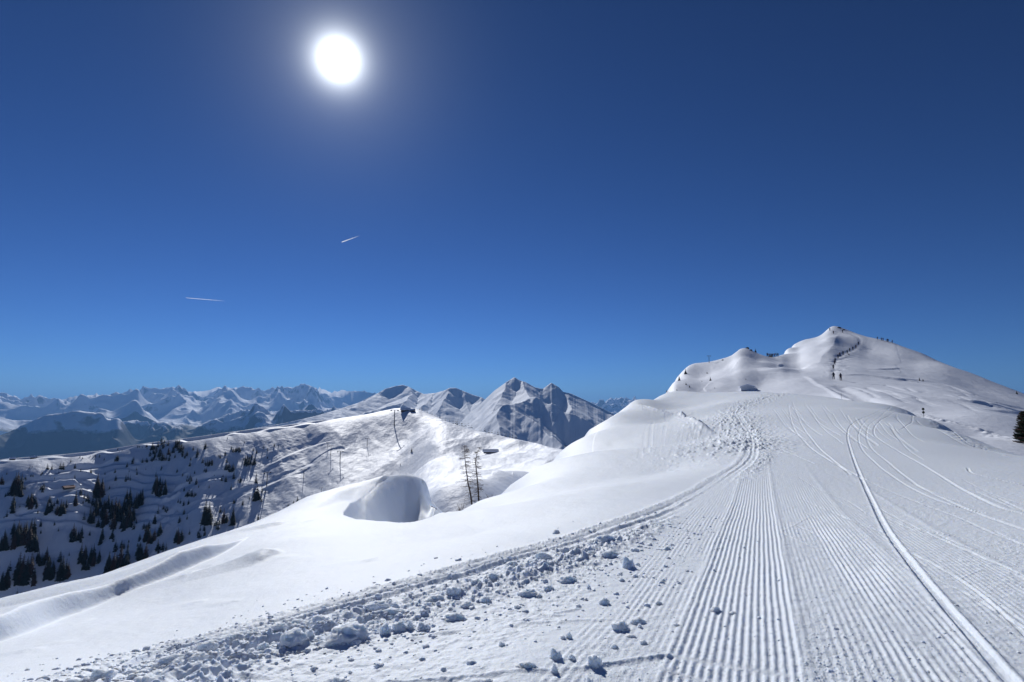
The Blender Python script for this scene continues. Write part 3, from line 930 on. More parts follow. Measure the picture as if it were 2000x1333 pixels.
def terrace(pts_, w, soft=1.0, cut=0.0, lim=3.5):
    """a level bench cut into the slope: road or groomed run"""
    P = VF.path(pts_, 120)
    zP = VF.z(P[:, 0], P[:, 1])
    idx, sd, al, qx, qy = near_path(Xv, Yv, P, w * 2.2)
    zc = VF.z(qx, qy) + cut
    zz = Zv.ravel()[idx]
    k = 1 - sstep(w, w * (1 + soft), np.abs(sd))
    zc = np.clip(zc, zz - lim, zz + lim)
    Zv.ravel()[idx] = zz * (1 - k) + zc * k
    return P
terrace([(-60,905),(0,900),(100,893),(200,883),(280,869),(350,861),(450,848),(525,838),(600,828),(650,820)], 5.5, .8)
terrace([(640,862),(610,872),(570,886),(530,903),(500,918),(470,940),(430,962),(380,985),(340,1010),(300,1040)], 6, 1.2, 0, .8)
terrace([(664,883),(645,889),(620,902),(560,930),(500,958),(440,984),(390,998),(330,1008),(300,1020)], 4.0, .5, 0, .9)
terrace([(450,932),(400,945),(360,955),(330,970)], 3.0)
terrace([(0,956),(40,948),(110,940),(180,936)], 2.6)
terrace([(110,926),(160,919),(210,911),(255,907),(265,909)], 2.6)
terrace([(148,938),(160,948),(173,955),(120,966),(80,975)], 2.4)
terrace([(85,980),(95,992),(70,1002),(40,1010)], 2.2)
for k in range(7):                                  # lines of avalanche terraces, shaded steps
    y0 = 924 + k * 17
    P = VF.path([(150 - 25 * k, y0), (230, y0 - 3), (340, y0 + 2), (360 - 10 * k, y0 + 4)], 120)
    idx, sd, al, qx, qy = near_path(Xv, Yv, P, 9)
    if len(idx): Zv.ravel()[idx] -= .45 * np.exp(-((sd + .5) / 2.2) ** 2) - 1.2 * np.exp(-((sd - 3) / 2.2) ** 2)
# basin with banded drifts behind the larches
for pts_, h_ in [([(850,985),(880,975),(930,965),(980,950),(1030,930),(1070,912)], 2.4), ([(870,1000),(900,990),(960,975),(1010,955)], 1.6), ([(862,960),(900,965),(940,960)], -1.2)]:
    P = VF.path(pts_, 80)
    idx, sd, al, qx, qy = near_path(Xv, Yv, P, 30)
    if len(idx): Zv.ravel()[idx] += h_ * sstep(-7, 0, -sd) * np.exp(-np.clip(-sd, 0, None) / 12)
# knoll with a drift-covered hut on the right of the basin
P = VF.path([(935,872),(950,868),(965,866),(985,868),(1003,872)], 200)
idx, sd, al, qx, qy = near_path(Xv, Yv, P, 30)
if len(idx): Zv.ravel()[idx] += 4.0 * np.exp(-(sd / 9.0) ** 2) * np.clip(al / 20, 0, 1)
_sl = sil([p[:2] for p in sky_val], THv)[:, None] - .0004 + .0008 * pn(THv * 260, THv * 0, 5)[:, None]
Zv = np.where((Tg > polar(830, 800)[0]) & (Zv / Rg > _sl), _sl * Rg, Zv)
mat_val = snow_mat('slope_snow', [(0.35, 0.8, 8, 0.5)], col=(.83, .875, .95))
valley = grid_mesh('valley_slope', THv, RRv, Zv, mat_val)
SV = Sampler(THv, RRv, Zv)

# ================================================================== MOUNTAINS
def mountain_mat(name, rock=(0.16, 0.15, 0.15), forest=None, zt=0.0, zs=1.0, rock_lo=0.60, rock_hi=0.50, nscale=0.004, bump=20.0, bscale=.01):
    m, t, b = new_mat(name)
    b.inputs['Roughness'].default_value = .75
    b.inputs['Specular IOR Level'].default_value = .15
    g = t.nodes.new('ShaderNodeNewGeometry')
    sp = t.nodes.new('ShaderNodeSeparateXYZ'); t.links.new(g.outputs['Normal'], sp.inputs[0])
    sp2 = t.nodes.new('ShaderNodeSeparateXYZ'); t.links.new(g.outputs['Position'], sp2.inputs[0])
    nz = t.nodes.new('ShaderNodeTexNoise'); nz.inputs['Scale'].default_value = nscale; nz.inputs['Detail'].default_value = 8
    nz.inputs['Roughness'].default_value = .7
    t.links.new(g.outputs['Position'], nz.inputs['Vector'])
    def M(op, a, b_):
        n = t.nodes.new('ShaderNodeMath'); n.operation = op
        for i, v in enumerate((a, b_)):
            if isinstance(v, (int, float)): n.inputs[i].default_value = v
            else: t.links.new(v, n.inputs[i])
        return n.outputs[0]
    # rock where it is steep
    st = M('ADD', sp.outputs['Z'], M('MULTIPLY', M('SUBTRACT', nz.outputs['Fac'], .5), .55))
    mr = t.nodes.new('ShaderNodeMapRange'); mr.inputs['From Min'].default_value = rock_lo; mr.inputs['From Max'].default_value = rock_hi
    t.links.new(st, mr.inputs['Value'])
    mx = t.nodes.new('ShaderNodeMixRGB'); mx.inputs[1].default_value = (.83, .875, .95, 1); mx.inputs[2].default_value = (*rock, 1)
    t.links.new(mr.outputs[0], mx.inputs[0])
    col = mx.outputs[0]
    if forest:
        hz = M('ADD', sp2.outputs['Z'], M('MULTIPLY', M('SUBTRACT', nz.outputs['Fac'], .5), zs * 5.0))
        m2 = t.nodes.new('ShaderNodeMapRange'); m2.inputs['From Min'].default_value = zt + zs * .35; m2.inputs['From Max'].default_value = zt - zs * .35
        t.links.new(hz, m2.inputs['Value'])
        x2 = t.nodes.new('ShaderNodeMixRGB'); x2.inputs[2].default_value = (*forest, 1)
        t.links.new(col, x2.inputs[1]); t.links.new(m2.outputs[0], x2.inputs[0])
        col = x2.outputs[0]
    t.links.new(col, b.inputs['Base Color'])
    bp = t.nodes.new('ShaderNodeBump'); bp.inputs['Distance'].default_value = bump; bp.inputs['Strength'].default_value = .6
    n2 = t.nodes.new('ShaderNodeTexNoise'); n2.inputs['Scale'].default_value = bscale; n2.inputs['Detail'].default_value = 8
    t.links.new(g.outputs['Position'], n2.inputs['Vector'])
    t.links.new(n2.outputs['Fac'], bp.inputs['Height']); t.links.new(bp.outputs[0], b.inputs['Normal'])
    return m

def tent(Xa, Ya, ridges, zlow):
    H = np.full(Xa.shape, float(zlow))
    for pts_, kl, kr in ridges:
        P = []
        for px, py, r_ in pts_:
            th, t = polar(px, py); P.append((r_ * math.sin(th), r_ * math.cos(th), t * r_))
        P = np.array(P)
        for a, b in zip(P[:-1], P[1:]):
            d = b[:2] - a[:2]; l2 = float(d @ d)
            t = np.clip(((Xa - a[0]) * d[0] + (Ya - a[1]) * d[1]) / l2, 0, 1)
            dx = Xa - a[0] - t * d[0]; dy = Ya - a[1] - t * d[1]
            side = (Xa - a[0]) * d[1] - (Ya - a[1]) * d[0]
            k = np.where(side > 0, kr, kl)
            H = np.maximum(H, a[2] + t * (b[2] - a[2]) - k * np.hypot(dx, dy))
    return H

def polar_grid(px0, px1, n, rr):
    T = np.linspace(polar(px0, 800)[0], polar(px1, 800)[0], n)
    Tg_ = np.broadcast_to(T[:, None], (n, len(rr))); Rg_ = np.broadcast_to(rr[None, :], (n, len(rr)))
    return T, Tg_, Rg_, np.sin(Tg_) * Rg_, np.cos(Tg_) * Rg_

def snap(Zm, Rg_, T, skyline, zlow, soft=4):
    t = Zm / Rg_; j = t.argmax(1); rstar = Rg_[0][j]; zst = Zm[np.arange(len(T)), j]
    want = sil(skyline, T) * rstar
    s_ = (want - zlow) / np.maximum(zst - zlow, 1.0)
    ker = np.hanning(2 * soft + 3); ker /= ker.sum()
    s_ = np.convolve(np.pad(s_, soft + 1, mode='edge'), ker, 'valid')
    return zlow + (Zm - zlow) * s_[:, None]

# --- the twin peak beyond the valley
rr = np.concatenate([np.arange(2300, 5000, 9.0), np.arange(5000, 6600, 60.0)])
T, Tg_, Rg_, Xa, Ya = polar_grid(820, 1330, 560, rr)
wx = 90 * fbm(Xa / 420, Ya / 420, 4, 700); wy = 90 * fbm(Xa / 420, Ya / 420, 4, 720)
ridA = [(820,885,3950),(860,862,4150),(905,820,4350),(930,797,4400),(965,764,4450),(990,746,4500),(1005,737,4520),(1014,743,4530),(1027,747,4540),(1045,757,4580),(1060,760,4600),(1077,748,4600),(1092,757,4620),(1100,766,4620),(1115,769,4640),(1150,785,4700),(1200,810,4800),(1260,850,4900),(1330,890,5000)]
rid = [(ridA, .62, .76),
       ([(1022,745,4520),(1027,765,4250),(1036,778,3950),(1010,790,3750),(985,790,3600),(970,803,3480),(972,830,3300),(975,870,3050)], .62, .62),
       ([(1036,778,3950),(1048,776,3900),(1065,786,3850),(1080,790,3800),(1100,797,3750),(1130,815,3650),(1162,832,3550),(1200,858,3400),(1240,880,3300)], .6, .88),
       ([(1000,794,3640),(1040,820,3420),(1070,845,3250),(1095,868,3050)], .8, .8),
       ([(1105,767,4630),(1110,785,4380),(1118,800,4180)], .5, .8),
       ([(940,792,4400),(930,820,4000),(925,850,3700)], .36, .45), ([(965,765,4450),(950,800,4050),(945,845,3700)], .38, .5), ([(990,746,4500),(978,775,4200),(960,805,3900),(955,850,3500)], .38, .5)]
Zm = tent(Xa + wx * .3, Ya + wy * .3, rid, -650)
Zm += 6 * fbm(Xa / 190, Ya / 190, 5, 740) + 5 * (ridged(Xa / 130, Ya / 260, 3, 750) - 1)
Zm = snap(Zm, Rg_, T, [p[:2] for p in ridA], -650, 2)
twin = grid_mesh('twin_peak_mountain', T, rr, Zm, mountain_mat('alpine_snow_rock', forest=(.018, .03, .028), zt=-235, zs=60, nscale=.012, bump=4, bscale=.03, rock_lo=.5, rock_hi=.40))
S3 = Sampler(T, rr, Zm)

# --- two rounder peaks left of it
rr = np.concatenate([np.arange(4700, 7700, 12.0), np.arange(7700, 10000, 120.0)])
T, Tg_, Rg_, Xa, Ya = polar_grid(480, 1060, 560, rr)
ridB = [(480,840,6500),(560,826,6700),(620,812,6850),(660,800,6950),(700,787,7000),(735,770,7050),(752,760,7080),(770,755,7100),(786,752,7100),(797,755,7100),(812,763,7050),(828,770,6900),(850,768,6500),(868,763,6200),(878,758,6100),(890,758,6050),(905,764,6000),(925,772,5900),(942,777,5850),(975,800,5750),(1060,850,5700)]
rid = [(ridB, .60, .78),
       ([(735,770,7050),(700,790,6500),(660,808,6000)], .35, .6), ([(700,787,7000),(640,803,6400),(560,830,5900)], .3, .5),
       ([(800,756,7090),(806,772,6800),(790,786,6300),(740,800,5900),(700,815,5500)], .75, .35),
       ([(850,768,6500),(830,785,6100),(815,800,5800)], .35, .7), ([(876,759,6100),(868,785,5700),(850,808,5400)], .45, .75), ([(905,764,6000),(915,790,5700),(920,815,5400)], .5, .6),
       ([(942,777,5850),(935,800,5500),(930,830,5200)], .5, .5)]
wx = 110 * fbm(Xa / 600, Ya / 600, 4, 800); wy = 110 * fbm(Xa / 600, Ya / 600, 4, 820)
Zm = tent(Xa + wx * .5, Ya + wy * .5, rid, -900)
Zm += 18 * fbm(Xa / 220, Ya / 220, 5, 840)
Zm = snap(Zm, Rg_, T, [p[:2] for p in ridB], -900, 2)
grid_mesh('rounded_peaks', T, rr, Zm, mountain_mat('alpine_snow', forest=(.02, .03, .03), zt=-330, zs=60, nscale=.008, bump=7, bscale=.015, rock_lo=.5, rock_hi=.40))

def noise_range(name, px0, px1, n, rr, skyline, zlow, lam, seed, rc, rw, gain, mat, floor=.25, aniso=1.0):
    T, Tg_, Rg_, Xa, Ya = polar_grid(px0, px1, n, rr)
    wx = lam * .22 * fbm(Xa / lam * 1.4, Ya / lam * 1.4, 3, seed + 5); wy = lam * .22 * fbm(Xa / lam * 1.4, Ya / lam * 1.4, 3, seed + 9)
    rn_ = ridged((Xa + wx) / lam, (Ya + wy) / lam * aniso, 5, seed, .52)
    rn_ = np.clip(rn_ / 1.75, 0, 1.2)
    env = floor + (1 - floor) * np.exp(-((Rg_ - rc) / rw) ** 2)
    Zn = zlow + gain * env * (0.30 + 0.70 * rn_)
    Zn = snap(Zn, Rg_, T, skyline, zlow, 10)
    Zn += lam * .008 * fbm(Xa / lam * 9, Ya / lam * 9, 4, seed + 40)
    return grid_mesh(name, T, rr, Zn, mat)

far_sky = [(-150,772),(-60,765),(0,768),(10,768),(18,770),(28,776),(45,779),(60,773),(75,772),(84,775),(92,779),(130,780),(150,773),(165,772),(185,772),(200,770),(215,771),(228,768),(240,767),(255,762),(270,758),(285,759),(300,758),(310,760),(320,759),(335,757),(350,753),(355,758),(372,765),(392,767),(410,762),(432,755),(445,757),(460,757),(485,757),(500,760),(510,762),(525,762),(540,756),(550,754),(560,758),(575,756),(588,753),(600,751),(610,754),(630,762),(640,765),(655,766),(670,762),(685,764),(700,764),(720,766),(735,770),(760,778),(850,790),(950,800)]
noise_range('far_range', -160, 960, 900, np.concatenate([np.arange(13500, 21500, 36.0), np.arange(21500, 26000, 400.0)]), far_sky, -560, 3500.0, 921, 20500, 4500, 1900,
            mountain_mat('glacier_snow', rock=(.13, .13, .14), forest=(.02, .032, .03), zt=-330, zs=100, nscale=.0016, bump=30, bscale=.002, rock_lo=.50, rock_hi=.38), floor=.30)
far_sky2 = [(1080,800),(1140,792),(1165,785),(1178,784),(1185,781),(1197,778),(1210,777),(1222,779),(1235,778),(1260,785),(1300,790)]
noise_range('far_range_right', 1070, 1330, 260, np.concatenate([np.arange(17000, 23000, 40.0)]), far_sky2, -500, 2200.0, 977, 21500, 2600, 1500,
            mountain_mat('far_snow', rock=(.15, .15, .16), nscale=.002, bump=40, bscale=.003), floor=.3)
mid_sky = [(-150,830),(-60,842),(0,850),(30,838),(60,824),(90,812),(120,806),(150,803),(180,806),(205,818),(228,826),(250,822),(280,826),(320,824),(350,828),(380,832),(405,826),(430,815),(455,806),(480,800),(505,806),(530,814),(560,806),(590,800),(620,803),(650,797),(690,800),(740,808),(820,820),(900,835)]
noise_range('forested_hills', -160, 900, 800, np.concatenate([np.arange(6500, 11500, 24.0), np.arange(11500, 14000, 300.0)]), mid_sky, -1000, 2600.0, 1003, 10500, 2600, 900,
            mountain_mat('forested_hill', rock=(.12, .12, .13), forest=(.016, .028, .026), zt=-230, zs=75, nscale=.0022, bump=30, bscale=.006), floor=.35)

# valley bottoms and everything out to the horizon
rr = np.concatenate([np.array([1300.0, 2000, 3000]), np.linspace(4000, 90000, 60)])
T = np.linspace(-math.pi, math.pi, 181)
Tg_ = np.broadcast_to(T[:, None], (181, len(rr))); Rg_ = np.broadcast_to(rr[None, :], Tg_.shape)
Zb = -1050 + 90 * fbm(np.sin(Tg_) * Rg_ / 5000, np.cos(Tg_) * Rg_ / 5000, 4, 1100)
Zb = np.where(Rg_ < 2500, -700.0, Zb)
grid_mesh('valley_floor', T, rr, Zb, mountain_mat('valley_forest', forest=(.02, .035, .03), zt=-900, zs=80, nscale=.001, bump=20, bscale=.002))

# --- haze: clear winter air with a little blue in the distance
hz = MB(); hz.box((0, 19000, -75), (110000, 62000, 2550))
mh = bpy.data.materials.new('haze_air'); mh.use_nodes = True
t = mh.node_tree; t.nodes.clear()
ho = t.nodes.new('ShaderNodeOutputMaterial'); pv = t.nodes.new('ShaderNodeVolumePrincipled')
pv.inputs['Color'].default_value = (.22, .50, 1.0, 1)
pv.inputs['Density'].default_value = 3.9e-5
pv.inputs['Anisotropy'].default_value = 0.2
t.links.new(pv.outputs[0], ho.inputs['Volume'])
haze = hz.build('haze', mh)
haze['kind'] = 'stuff'; haze['label'] = 'thin blue winter haze filling the air over the far valleys'; haze['category'] = 'haze'
# ================================================================== THINGS
import bmesh
from mathutils import noise as mnoise
def depth_at(p): return p[1] * math.cos(PITCH) + p[2] * math.sin(PITCH)
def px_to_m(p, n): return n * depth_at(p) / F
def copy_tree(o, loc, rz, sc, label=None, group=None):
    c = o.copy(); COL.objects.link(c)
    c.location = loc; c.rotation_euler = (0, 0, rz); c.scale = (sc if hasattr(sc, '__len__') else (sc, sc, sc))
    if label: c['label'] = label
    if group: c['group'] = group
    for ch in list(o.children):
        d = ch.copy(); COL.objects.link(d); d.parent = c
        for g in list(ch.children):
            e = g.copy(); COL.objects.link(e); e.parent = d
    return c
def ordinal(k):
    w = ['leftmost', 'second from left', 'third from left', 'fourth from left', 'fifth from left', 'sixth from left', 'seventh from left', 'eighth from left', 'ninth from left', 'tenth from left']
    if k < 10: return w[k]
    n = k + 1
    suf = 'th' if 10 <= n % 100 <= 20 else {1: 'st', 2: 'nd', 3: 'rd'}.get(n % 10, 'th')
    return '%d%s from left' % (n, suf)

bark = plain('spruce_bark', (.07, .05, .04), .9, .3, 20)
needles = plain('spruce_needles', (.020, .030, .022), .8, .5, 9)
needles_b = plain('larch_brown', (.075, .042, .030), .85, .4, 9)
rockm = plain('dark_rock', (.10, .095, .09), .9, .4, 3)
wood = plain('weathered_wood', (.10, .075, .055), .85, .35, 5)
steel = plain('grey_steel', (.10, .105, .115), .5, .2, 5, .3)
roofsnow = snow_mat('roof_snow', [(4.0, .05, 4, .5)])
glass = plain('dark_glass', (.02, .025, .03), .15, .2, 5)

def spruce_mesh(seed, width=.17, whorls=17, brown=False):
    rng = random.Random(seed)
    m = MB()
    for i in range(whorls):
        f = i / (whorls - 1)
        z = .07 + .90 * f
        R0 = width * (1 - f) ** .8 * rng.uniform(.75, 1.15) + .012
        nb = max(5, int(11 * (1 - f) + 5))
        a0 = rng.uniform(0, 6.28)
        for k in range(nb):
            a = a0 + 2 * math.pi * k / nb + rng.uniform(-.25, .25)
            r_ = R0 * rng.uniform(.65, 1.2)
            dr = r_ * rng.uniform(.35, .75)
            w = r_ * rng.uniform(.22, .36)
            c, s_ = math.cos(a), math.sin(a)
            pt = lambda rad, side, zz: (rad * c - side * s_, rad * s_ + side * c, zz)
            base = pt(0, 0, z + .015)
            mid1 = pt(r_ * .55, w, z - dr * .45); mid2 = pt(r_ * .55, -w, z - dr * .45); ridge = pt(r_ * .5, 0, z - dr * .2)
            tip = pt(r_, 0, z - dr * .8); low = pt(r_ * .5, 0, z - dr * .95)
            m.add([base, mid1, ridge, mid2, tip, low], [(0, 1, 2), (0, 2, 3), (1, 4, 2), (2, 4, 3), (1, 5, 4), (3, 4, 5)])
    m.add([(.008, 0, .93), (-.008, .006, .93), (-.004, -.009, .93), (0, 0, 1.0)], [(0, 1, 3), (1, 2, 3), (2, 0, 3)])
    return m.mesh('crown', needles_b if brown else needles)
def trunk_mesh():
    m = MB(); m.tube([(0, 0, -.05), (.002, 0, .4), (0, 0, .93)], [.018, .012, .003], 6)
    return m.mesh('trunk', bark)
_tr = trunk_mesh()
protos = []
for k, (w_, wh, br) in enumerate([(.15, 18, 0), (.19, 15, 0), (.13, 20, 0), (.22, 13, 0), (.17, 16, 1), (.25, 10, 0)]):
    e = empty('spruce', (0, 0, 0)); e['category'] = 'spruce tree'
    link_mesh('trunk', _tr, e); link_mesh('crown', spruce_mesh(k, w_, wh, br), e)
    protos.append(e)
used = [False] * len(protos)
WAIT = []
def place_tree(k, loc, rz, sc, label, group, hpx=99):
    WAIT.append((hpx, k, Vector(loc), rz, sc, label, group))
def flush_trees():
    WAIT.sort(key=lambda w: -w[0])
    for hpx, k, loc, rz, sc, label, group in WAIT[:298]:
        sc3 = (sc * 1.15, sc * 1.15, sc)
        if not used[k]:
            used[k] = True; o = protos[k]
            o.location = loc; o.rotation_euler = (0, 0, rz); o.scale = sc3; o['label'] = label; o['group'] = group
        else: copy_tree(protos[k], loc, rz, sc3, label, group)
    low = [spruce_mesh(40 + i, w_, 9) for i, w_ in enumerate((.17, .22, .27))]
    V0 = []
    for me in low:
        V0.append((np.array([v.co for v in me.vertices]), [tuple(p_.vertices) for p_ in me.polygons])); bpy.data.meshes.remove(me)
    vs, fs, nb = [], [], 0
    for i, (hpx, k, loc, rz, sc, label, group) in enumerate(WAIT[298:]):
        V_, F_ = V0[i % 3]; c, s_ = math.cos(rz), math.sin(rz)
        Q = np.c_[(V_[:, 0] * c - V_[:, 1] * s_) * sc + loc[0], (V_[:, 0] * s_ + V_[:, 1] * c) * sc + loc[1], V_[:, 2] * sc + loc[2]]
        vs.append(Q); fs += [tuple(nb + q_ for q_ in f) for f in F_]; nb += len(Q)
    me = bpy.data.meshes.new('far_spruces'); me.from_pydata(np.vstack(vs).tolist(), [], fs); me.materials.append(needles); me.update()
    o = link_mesh('far_spruces', me); tag(o, 'the many smallest dark spruces sprinkled over the shady valley slope', 'spruces', kind='stuff')

# clusters in the photo: (zone, x0, y0, x1, y1 of the base points, how many, height px)
def z1(a, b, c, d, n, h, o=(0, 700)): return (a / 4 + o[0], b / 4 + o[1], c / 4 + o[0], d / 4 + o[1], n, h / 4)
ZONES = [
 ('in the dense stand under the crest run', [z1(1190,690,1470,800,20,62), z1(1255,640,1420,700,8,40), z1(1090,790,1230,815,5,42)]),
 ('scattered just below the crest run', [z1(870,780,925,815,3,62), z1(900,715,965,735,3,24), z1(1075,690,1210,710,6,24), z1(610,760,670,790,2,22), z1(470,850,500,870,2,55), z1(540,800,560,820,1,36), z1(225,850,275,860,2,34), z1(360,860,410,905,3,44), z1(455,900,480,925,1,34), z1(235,905,250,925,1,26), z1(310,900,340,915,2,26), z1(380,920,395,935,1,26), z1(600,870,640,890,1,24), z1(805,905,835,915,1,36), z1(895,890,915,908,1,52), z1(1045,860,1075,885,1,56), z1(1125,870,1145,885,1,34), z1(1375,880,1395,905,1,50), z1(700,760,830,800,4,18)]),
 ('by the lit gully below the crest', [z1(1520,750,1550,790,2,60), z1(1590,690,1615,720,2,60), z1(1515,880,1530,905,1,40), z1(1595,880,1615,915,2,44), z1(1590,820,1660,850,5,46), z1(1710,765,1750,785,3,34), z1(1670,910,1690,930,1,28), z1(1725,910,1745,930,1,28), z1(1795,705,1880,740,6,34), z1(1750,845,1835,890,7,44), z1(1900,775,1990,830,7,48), z1(1765,620,1780,635,1,20), z1(1895,650,1910,665,1,26), z1(1455,930,1495,965,4,38), z1(1660,960,1700,975,1,20)]),
 ('on the terraced shady slope at the left', [z1(5,960,30,985,2,64), z1(90,1010,170,1080,7,120), z1(180,940,215,960,3,30), z1(310,1020,340,1050,3,66), z1(725,1050,800,1090,5,150), z1(975,1080,1015,1115,2,92), z1(585,1130,620,1165,2,120), z1(655,1070,680,1095,1,56), z1(215,1120,300,1180,6,90), z1(85,1160,125,1210,2,110), z1(40,1040,70,1100,2,60), z1(250,900,280,930,1,26), z1(150,1020,200,1040,3,44), z1(30,1230,45,1250,1,34)]),
 ('in the clumps above the lit chute', [z1(1185,985,1290,1090,10,88), z1(1235,1040,1290,1075,3,70)]),
 ('in the big dark stand left of the lit chute', [z1(735,1150,1100,1180,9,110), z1(700,1200,1050,1340,24,120), z1(360,1190,500,1230,6,100), z1(1060,1080,1120,1150,4,90)]),
 ('in the lowest stands at the left edge', [z1(100,560,310,720,14,160,(0,900)), z1(0,640,60,700,4,110,(0,900)), z1(230,770,400,820,6,90,(0,900)), z1(110,900,265,980,7,190,(0,900)), z1(0,960,60,1010,4,150,(0,900)), z1(340,880,530,940,8,150,(0,900)), z1(540,580,640,640,6,90,(0,900))]),
 ('in the stand above the near snow edge', [z1(620,760,780,860,9,120,(0,900)), z1(820,800,1000,880,8,140,(0,900)), z1(850,600,890,650,2,90,(0,900)), z1(940,640,1000,720,3,70,(0,900)), z1(1070,740,1150,780,5,130,(0,900)), z1(1090,600,1210,650,5,110,(0,900)), z1(1220,690,1310,740,4,90,(0,900)), z1(1370,600,1440,650,4,90,(0,900)), z1(1105,520,1165,550,3,90,(0,900)), z1(1190,460,1215,510,2,80,(0,900)), z1(1235,540,1290,590,3,80,(0,900)), z1(1540,575,1600,610,4,60,(0,900)), z1(1680,520,1710,560,3,60,(0,900)), z1(770,600,820,660,2,100,(0,900))]),
 ('among the slender trees by the long road', [z1(1545,470,1665,500,4,170,(0,900)), z1(1570,470,1595,500,1,190,(0,900)), z1(1715,400,1745,420,1,85,(0,900)), z1(1745,470,1775,490,2,110,(0,900)), z1(1815,490,1840,500,1,130,(0,900)), z1(1455,430,1475,460,1,80,(0,900)), z1(1365,320,1420,340,2,56,(0,900)), z1(1445,270,1530,285,6,50,(0,900)), z1(1625,205,1640,235,1,60,(0,900)), z1(1820,325,1835,340,1,40,(0,900)), z1(1890,330,1910,345,1,46,(0,900)), z1(1265,370,1310,410,4,40,(0,900))]),
 ('on the open slope below the lifts', [z1(255,700,265,720,1,55,(450,700)), z1(330,670,380,695,2,44,(450,700)), z1(283,715,295,725,1,26,(450,700)), z1(280,780,290,790,1,48,(450,700)), z1(5,720,80,740,4,36,(450,700)), z1(105,820,190,845,6,62,(450,700)), z1(5,870,30,885,2,60,(450,700)), z1(162,1090,225,1120,3,125,(450,700)), z1(20,1130,30,1145,1,52,(450,700)), z1(92,1140,102,1160,1,50,(450,700)), z1(488,1130,495,1140,1,40,(450,700)), z1(518,1120,527,1130,1,46,(450,700)), z1(1412,730,1422,742,1,48,(450,700)), z1(1318,835,1330,845,1,26,(450,700)), z1(688,808,697,815,1,18,(450,700)), z1(440,1155,460,1160,2,26,(450,700)), z1(12,1280,30,1310,1,150,(450,700)), z1(210,1250,222,1262,1,40,(450,700)), z1(130,1272,142,1284,1,24,(450,700))]),
]
ntree = 0
rng = random.Random(11)
for zone, cl in ZONES:
    items = []
    for x0, y0, x1, y1, n, h in cl:
        for k in range(n if n < 4 else int(n * 1.9)):
            for tr in range(8):
                px = rng.uniform(x0, x1); py = rng.uniform(y0, y1)
                if all(abs(px - i[0]) + 1.5 * abs(py - i[1]) > 3.2 for i in items): break
            items.append((px, py, h * rng.uniform(.55, 1.2) * .98))
    items.sort()
    for k, (px, py, h) in enumerate(items):
        p = SV.hit(px, py, 380)
        H_ = px_to_m(p, h)
        slim = h > 26
        kind = rng.choice([0, 2, 0, 2, 4] if slim else [0, 1, 2, 3, 4, 1])
        p.z -= .03 * H_
        size = 'tall' if h > 30 else ('mid-sized' if h > 15 else 'small')
        tone = 'brownish' if kind == 4 else 'dark'
        place_tree(kind, p, rng.uniform(0, 6.28), H_ / 1.0, '%s %s spruce, %s %s' % (size, tone, ordinal(k), zone), 'spruces on the valley slope', h)
        ntree += 1
# row behind the crest right of the station
items = []
for (x0, x1, n, dy, h) in [(818, 850, 8, 4, 8), (850, 880, 9, 5, 9), (884, 922, 12, 3, 13), (934, 1012, 17, 4, 12)]:
    for k in range(n):
        items.append((x0 + (x1 - x0) * (k + rng.uniform(0, .8)) / n, h * rng.uniform(.7, 1.2), dy))
items.sort()
for k, (px, h, dy) in enumerate(items):
    th = polar(px, 830)[0]; rc = np.interp(th, [polar(a[0], a[1])[0] for a in sky_val], [a[2] for a in sky_val])
    yc = np.interp(px, [a[0] for a in sky_val], [a[1] for a in sky_val])
    r_ = rc + rng.uniform(6, 16)
    x, y = r_ * math.sin(th), r_ * math.cos(th); zg = SV.z(x, y)
    ztop = polar(px, yc - h * .7)[1] * r_
    H_ = max(ztop - zg, 3.0)
    place_tree(rng.choice([0, 1, 3]), (x, y, zg), rng.uniform(0, 6.28), H_, 'dark spruce, %s in the row behind the crest' % ordinal(k), 'spruces behind the crest', 7)
    ntree += 1
# small trees on the summit hill
HT = [(1339,731,13,'dark spruce standing on the steep left skyline of the hill'),(1326.6,744,12,'lower dark spruce on the left skyline of the hill'),(1302,764,5,'tiny spruce at the foot of the hill skyline'),
      (1340,752,6,'small spruce on the steep left flank, left of a twin'),(1346.6,757,6,'small spruce on the steep left flank, right of a twin'),(1322,763,4,'lone shrubby spruce low on the left flank'),
      (1381,730,5,'tiny spruce high under the lift mast'),(1387.6,744,9,'lone spruce with a long shadow in the middle of the left flank'),(1371,746,3,'very small spruce left of the lone spruce'),
      (1396,759,3,'very small spruce below the lone spruce'),(1456.6,742,3.5,'tiny spruce above the shelter hut'),(1475.6,686,9,'spruce on the crest right of the rocky knob'),
      (1658,694,5,'tiny spruce on the flank beside the climbers path'),(1796,744,8,'reddish bushy spruce on the right flank, left of a pair'),(1803,745,6,'green bushy spruce on the right flank, right of a pair'),
      (1986,770,8,'lone spruce at the far right skyline of the hill'),(1744,722,3,'low shrub half buried on the grey right flank')]
for k, (px, py, h, lab) in enumerate(HT):
    p = SH.hit(px, py, 100)
    H_ = px_to_m(p, h)
    p.z -= .04 * H_
    place_tree(4 if 'reddish' in lab else (5 if 'bushy' in lab or 'shrub' in lab else 3), p, k, H_ * (1.0), lab, 'small spruces on the summit hill')

# extra tiny trees and bushes peppered over the shady slope
rng = random.Random(21)
for k in range(230):
    u = rng.random() ** .8; px = rng.uniform(0, 520); yb = 905 + (px < 300) * 0
    py = rng.uniform(905 - px * .09, 1190 - px * .38)
    if mnoise.noise(Vector((px / 45, py / 30, 3))) < -.05: continue
    p = SV.hit(px, py, 380); h = rng.uniform(6, 20) * (0.6 + (py - 850) / 400)
    place_tree(rng.choice([0, 1, 3]), p, rng.uniform(0, 6.28), px_to_m(p, h), 'x', 'x', 1)
flush_trees()
